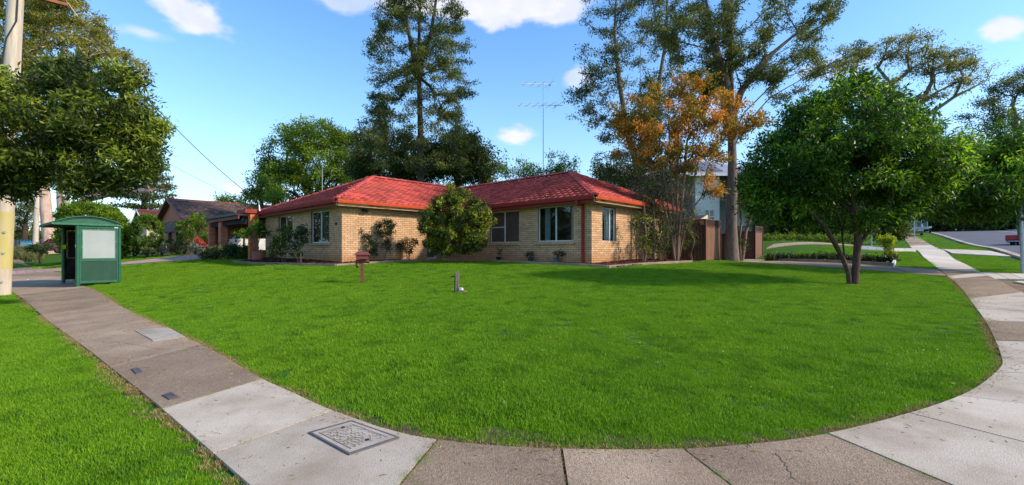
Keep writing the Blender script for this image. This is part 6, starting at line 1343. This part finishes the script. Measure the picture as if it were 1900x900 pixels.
# ------------------------------------------------------------------ grass
def pip(P, poly):
    x, y = P[:, 0], P[:, 1]; ins = np.zeros(len(P), bool); n = len(poly)
    for i in range(n):
        x0, y0 = poly[i]; x1, y1 = poly[(i+1) % n]
        if y0 == y1: continue
        c = ((y0 > y) != (y1 > y)) & (x < (x1-x0)*(y-y0)/(y1-y0)+x0); ins ^= c
    return ins
house_poly = [loc2w(-1.85, 8.4), loc2w(-1.85, 4), loc2w(-1.6, 1.8), loc2w(-1.3, .3), loc2w(-.8, -1.1), loc2w(3.2, -1.05), loc2w(4.55, -.9), loc2w(4.98, -3), loc2w(4.95, -9.55), loc2w(9.9, -10.6), tuple(pA+HV*.1), tuple(pB), (40, 40), (-15, 40), loc2w(-.4, 9.5)]
d1 = W2([(1360,487),(1560,499.5),(1757,515),(1819,507),(1742,500),(1559,488),(1376,480)]); 
lawn = [tuple(p) for p in resample(IN, 160, tof(IN, (-26.0, 25.2)), 1.0)]
# main lawn: inside of path curve, in front of driveway strip / house
lawn_poly = [p for p in lawn if True]+W2([(1757,514.5),(1640,504.5),(1559,499.5),(1369,487)])+[tuple(pB), tuple(pA), (3, 26), loc2w(-.4, 10.5), hit(397, 480), hit(330, 485), hit(225, 493), hit(116, 503)]
left_poly = [tuple(p) for p in resample(OUT, 120, tof(OUT, (-40, 34)), tof(OUT, (-.75, 1.98)))]+[(-1.5, .8), (-6, 1.5), (-24, 12), (-45, 30)]
r_polys = [W2([(1742,500),(1698,468),(1659,467),(1597,466),(1661,487),(1661,494)]), W2([(1820,505.5),(1768,472),(1838,476),(1895,486)])+[tuple(sw(22, nk-.3)), tuple(sw(18.6, nk-.3))]+W2([(1960,509)]),
           W2([(1700,460),(1690,453),(1640,452),(1600,455),(1650,460)]), W2([(1745,462.5),(1727,453),(1815,455),(1836,465)]), W2([(1722,450),(1700,442),(1690,436),(1730,440),(1775,449)]),
           [at(1418, 0, 23.4)[:2], at(1590, 0, 22.4)[:2], at(1590, 0, 29.6)[:2], at(1418, 0, 28.2)[:2]],
           [hit(225, 487), hit(320, 477), (-24, 34.5), (-30, 36), (-38, 34), (-31, 29)]]
excl = [[hit(250,617), hit(312,612), hit(343,629), hit(284,637)]]
def tuft(name, mat, nb, rad, h, w, seed, tlo=.2, thi=.9, lean=.5):
    r = np.random.default_rng(seed); a = r.random(nb)*6.283; d = rad*np.sqrt(r.random(nb)); bx_, by_ = d*np.cos(a), d*np.sin(a)
    an = r.random(nb)*6.283; H = h*(.55+.75*r.random(nb)); ln = H*lean*(.3+r.random(nb)); la = r.random(nb)*6.283; ww = w*(.7+.6*r.random(nb))
    c, s_ = np.cos(an), np.sin(an); z = np.zeros(nb)-.008
    v0 = np.stack([bx_-c*ww, by_-s_*ww, z], 1); v1 = np.stack([bx_+c*ww, by_+s_*ww, z], 1)
    mx_, my_ = bx_+np.cos(la)*ln*.35, by_+np.sin(la)*ln*.35
    v2 = np.stack([mx_+c*ww*.8, my_+s_*ww*.8, H*.6], 1); v3 = np.stack([mx_-c*ww*.8, my_-s_*ww*.8, H*.6], 1)
    tp = np.stack([bx_+np.cos(la)*ln, by_+np.sin(la)*ln, H*.97], 1)
    V = np.stack([v0, v1, v2, v3, tp], 1).reshape(-1, 3); b = np.arange(nb)*5
    me = bpy.data.meshes.new(name); me.from_pydata(V.tolist(), [], [f for i in b.tolist() for f in ((i, i+1, i+2, i+3), (i+3, i+2, i+4))])
    t = np.repeat(tlo+(thi-tlo)*r.random(nb), 2); at_ = me.attributes.new('tone', 'FLOAT', 'FACE'); at_.data.foreach_set('value', t.astype(np.float32)); me.materials.append(mat); return me
def scatter(name, pts, sc, tufts, parent=None, kind='stuff', seed=0):
    """a point mesh; one tuft mesh is instanced on its points (grass nobody could count)"""
    r = np.random.default_rng(seed); grp = r.integers(0, len(tufts), len(pts)); root = None
    me = bpy.data.meshes.new(name); me.vertices.add(len(pts)); me.vertices.foreach_set('co', pts.astype(np.float32).ravel())
    a = me.attributes.new('sc', 'FLOAT', 'POINT'); a.data.foreach_set('value', sc.astype(np.float32)); a = me.attributes.new('rz', 'FLOAT', 'POINT'); a.data.foreach_set('value', (r.random(len(pts))*6.283).astype(np.float32))
    a = me.attributes.new('ix', 'INT', 'POINT'); a.data.foreach_set('value', grp.astype(np.int32))
    o = link(name, me, parent, kind); gn = bpy.data.node_groups.new(name, 'GeometryNodeTree'); gn.interface.new_socket('Geometry', in_out='INPUT', socket_type='NodeSocketGeometry'); gn.interface.new_socket('Geometry', in_out='OUTPUT', socket_type='NodeSocketGeometry')
    i = gn.nodes.new('NodeGroupInput'); out = gn.nodes.new('NodeGroupOutput'); ip = gn.nodes.new('GeometryNodeInstanceOnPoints'); gi = gn.nodes.new('GeometryNodeGeometryToInstance')
    for tf in tufts[::-1]:
        oi = gn.nodes.new('GeometryNodeObjectInfo'); oi.inputs['Object'].default_value = tf; oi.inputs['As Instance'].default_value = True; oi.transform_space = 'ORIGINAL'; gn.links.new(oi.outputs['Geometry'], gi.inputs[0])
    def na(n_, ty):
        q = gn.nodes.new('GeometryNodeInputNamedAttribute'); q.data_type = ty; q.inputs[0].default_value = n_; return q.outputs[0]
    cx_ = gn.nodes.new('ShaderNodeCombineXYZ'); gn.links.new(na('rz', 'FLOAT'), cx_.inputs[2])
    gn.links.new(i.outputs[0], ip.inputs['Points']); gn.links.new(gi.outputs[0], ip.inputs['Instance']); ip.inputs['Pick Instance'].default_value = True
    gn.links.new(na('ix', 'INT'), ip.inputs['Instance Index']); gn.links.new(cx_.outputs[0], ip.inputs['Rotation']); gn.links.new(na('sc', 'FLOAT'), ip.inputs['Scale']); gn.links.new(ip.outputs[0], out.inputs[0])
    md = o.modifiers.new('scatter', 'NODES'); md.node_group = gn; return o
tx_, ty_ = -3.0, 9.0
tufts = []
for i in range(4):
    o = link('grass_tuft', tuft('grass_tuft', m_blade, 165, .13, .034, .0023, 200+i, .15+.06*i, .75+.06*i), kind='stuff'); o.location = (tx_+i*.3, ty_, gz(tx_+i*.3, ty_)); tufts.append(o)
dry = []
for i in range(2):
    o = link('dry_tuft', tuft('dry_tuft', m_drygrass, 70, .07, .020, .0016, 300+i, 0, 1, 1.3), kind='stuff'); dx_, dy_ = IN[len(IN)//2+i*3]; o.location = (dx_, dy_+.03, gz(dx_, dy_+.03)); dry.append(o)
def dens_points(poly, bands, seed, margin=None):
    r = np.random.default_rng(seed); poly = [tuple(map(float, p)) for p in poly]; xs = [p[0] for p in poly]; ys = [p[1] for p in poly]; out = []
    for y0, y1, dn in bands:
        a, b = max(min(ys), y0), min(max(ys), y1)
        if b <= a: continue
        x0, x1 = max(min(xs), -1.35*b-2), min(max(xs), 1.35*b+2)
        n = int((b-a)*(x1-x0)*dn); P = np.stack([r.uniform(x0, x1, n), r.uniform(a, b, n)], 1); out.append(P[pip(P, poly)])
    P = np.concatenate(out) if out else np.zeros((0, 2)); return P
bands = [(-2, 6, 135), (6, 10, 95), (10, 16, 64), (16, 24, 38), (24, 40, 14), (40, 70, 5)]
allP = [dens_points(lawn_poly, bands, 1), dens_points(left_poly, bands, 2)]+[dens_points(p, [(0, 24, 34), (24, 40, 16), (40, 70, 7)], 3+i) for i, p in enumerate(r_polys)]
P = np.concatenate(allP); 
for e_ in [house_poly, W2([(1590, 497), (1661, 497), (1664, 485), (1590, 480)]), [tuple(np.array((bx0, by0))+SV*a_+np.array((-SV[1], SV[0]))*b_) for a_, b_ in ((-.1, -.1), (1.2, -.1), (1.2, 3.5), (-.1, 3.5))]]:
    P = P[~pip(P, e_)]
r = np.random.default_rng(9)
def vnoise(P, s, seed):
    r = np.random.default_rng(seed); v = np.zeros(len(P))
    for k in range(6):
        a = r.random()*6.28; f = s*(.6+r.random()); v += np.sin((P[:, 0]*math.cos(a)+P[:, 1]*math.sin(a))*f+r.random()*6.28)
    return v/3
E2 = resample(OUT, 1500, tof(OUT, lft[0]), tof(OUT, (-.75, 1.98)))
sc = (.85+.35*r.random(len(P)))*(1+.18*vnoise(P, 1.6, 3))*np.clip(.9+.012*P[:, 1], .9, 1.5)
def edge_dist(P, line):
    L = resample(line, 700); out = np.full(len(P), 9.)
    for i in range(0, len(P), 4000): out[i:i+4000] = np.sqrt(((P[i:i+4000, None, :]-L[None])**2).sum(-1)).min(1)
    return out
ed_ = np.minimum(edge_dist(P, resample(IN, 400, tof(IN, (-26.0, 25.2)), 1.0)), edge_dist(P, E2))
P = P[ed_ > .05]; sc = sc[ed_ > .05]; ed_ = ed_[ed_ > .05]; sc = sc*np.clip(.60+ed_*1.4, .62, 1)
scatter('lawn_grass', np.stack([P[:, 0], P[:, 1], G(P[:, 0], P[:, 1])], 1), sc, tufts, seed=5)
print('grass points', len(P))
# dry edge along the path
E_ = resample(IN, 2600, tof(IN, (-26.0, 25.2)), 1.0); r = np.random.default_rng(10); nrm = np.gradient(E_, axis=0); nrm = np.stack([nrm[:, 1], -nrm[:, 0]], 1); nrm /= np.linalg.norm(nrm, axis=1, keepdims=True)
keep = r.random(len(E_)) < np.clip(.42+.4*vnoise(E_, 1.5, 7), .12, .95); D1 = (E_+nrm*r.normal(.0, .035, (len(E_), 1)))[keep]
nr2 = np.gradient(E2, axis=0); nr2 = np.stack([-nr2[:, 1], nr2[:, 0]], 1); nr2 /= np.linalg.norm(nr2, axis=1, keepdims=True)
keep = r.random(len(E2)) < np.clip(.22+.35*vnoise(E2, 1.2, 8), .04, .8); D2 = (E2+nr2*r.normal(.0, .05, (len(E2), 1)))[keep]
D = np.concatenate([D1, D2]); scatter('dry_edge_grass', np.stack([D[:, 0], D[:, 1], G(D[:, 0], D[:, 1])+.012], 1), .6+.6*r.random(len(D)), dry, seed=6)
# longer wild grass at the far left verge
P = dens_points([at(15, 0, 40)[:2], at(74, 0, 38)[:2], at(74, 0, 56)[:2], at(15, 0, 56)[:2]], [(30, 60, 9)], 21)
wt = []
for i in range(2):
    o = link('wild_tuft', tuft('wild_tuft', lf_mixed, 70, .22, .55, .012, 400+i, .2, .9, .5), kind='stuff'); q = at(40+i*14, 0, 44)[:2]; o.location = (q[0], q[1], gz(*q)); wt.append(o)
scatter('wild_grass', np.stack([P[:, 0], P[:, 1], G(P[:, 0], P[:, 1])], 1), .7+.6*r.random(len(P)), wt, seed=7)

# fallen leaves and clippings on the lawn and path
def litter(name, pts, mat, L, W, z, seed):
    r = np.random.default_rng(seed); n = len(pts); c = np.stack([pts[:, 0], pts[:, 1], G(pts[:, 0], pts[:, 1])+z], 1); a = r.random(n)*6.283; l = L*(.5+r.random(n)); t = r.normal(size=n)*.25
    d = np.stack([np.cos(a), np.sin(a), t], 1)*l[:, None]; q = np.stack([-np.sin(a), np.cos(a), r.normal(size=n)*.3], 1)*W; V = np.stack([c-d, c+q, c+d, c-q+np.array([0, 0, .004])], 1).reshape(-1, 3)
    link(name, npmesh(name, V, np.arange(4*n).reshape(-1, 4), r.random(n), mat), kind='stuff')
r = np.random.default_rng(31); allp = dens_points(lawn_poly, [(3, 20, 5)], 40); allp = allp[~pip(allp, house_poly)]
tr_ = np.stack([9.1+r.normal(size=260)*1.8, 11.9+r.normal(size=260)*1.6], 1)
litter('fallen_leaves', np.concatenate([allp[r.random(len(allp)) < .35], tr_]), lf_mixed, .018, .011, .045, 32)
pp = np.concatenate([D+r.normal(size=D.shape)*.16, D+r.normal(size=D.shape)*.4, D1+r.normal(size=D1.shape)*.1]); pp = pp[pip(pp, [tuple(p) for p in resample(IN, 300)]+[tuple(p) for p in resample(OUT, 300)[::-1]])]
litter('dry_clippings', pp, m_drygrass, .022, .0018, .03, 33)

clv = dens_points(lawn_poly, [(3, 9, 9), (9, 18, 6)], 44); clv = clv[~pip(clv, house_poly)]; clv = clv[(vnoise(clv, 1.1, 12)+r.normal(size=len(clv))*.3) > .1]
litter('clover_leaves', clv, leafmat('clover_leaf', (.09,.20,.02), (.16,.30,.04), (.30,.42,.12), trans=.3), .012, .009, .036, 45)
# grass and straw in the open joints of the path, and hairline cracks
wp = []; wg = []
for k, n_, grow in ((12, 60, .3), (13, 26, .1), (14, 190, .5), (15, 40, .2), (16, 90, .6), (17, 110, .5), (18, 30, .1), (11, 26, .2), (10, 24, .2)):
    a = resample(IN, 2, ti[k], ti[k])[0]; b = resample(OUT, 2, to[k], to[k])[0]
    for q in range(n_):
        f = r.random(); p = a+(b-a)*f+r.normal(size=2)*(.012 if k != 14 else .035); (wg if r.random() < grow*.5 else wp).append(p)
for nm_, pts, tf, sc0 in (('joint_straw', wp, dry, .45), ('joint_grass', wg, tufts, .30)):
    pts = np.array(pts); scatter(nm_, np.stack([pts[:, 0], pts[:, 1], G(pts[:, 0], pts[:, 1])+.018], 1), sc0*(.5+r.random(len(pts))), tf, seed=8)
for p0, p1 in (((1440, 852), (1475, 899)), ((230, 640), (300, 652))):
    a, b = np.array(hit(*p0)), np.array(hit(*p1)); pts = []
    for q in range(13):
        p = a+(b-a)*q/12+r.normal(size=2)*.008; pts.append(Vector((p[0], p[1], gz(*p)+.0285)))
    mb = MB(); [mb.beam(u, v, 0.0016, .003) for u, v in zip(pts[:-1], pts[1:])]; mb.build('crack', m_joint, footpath_root)
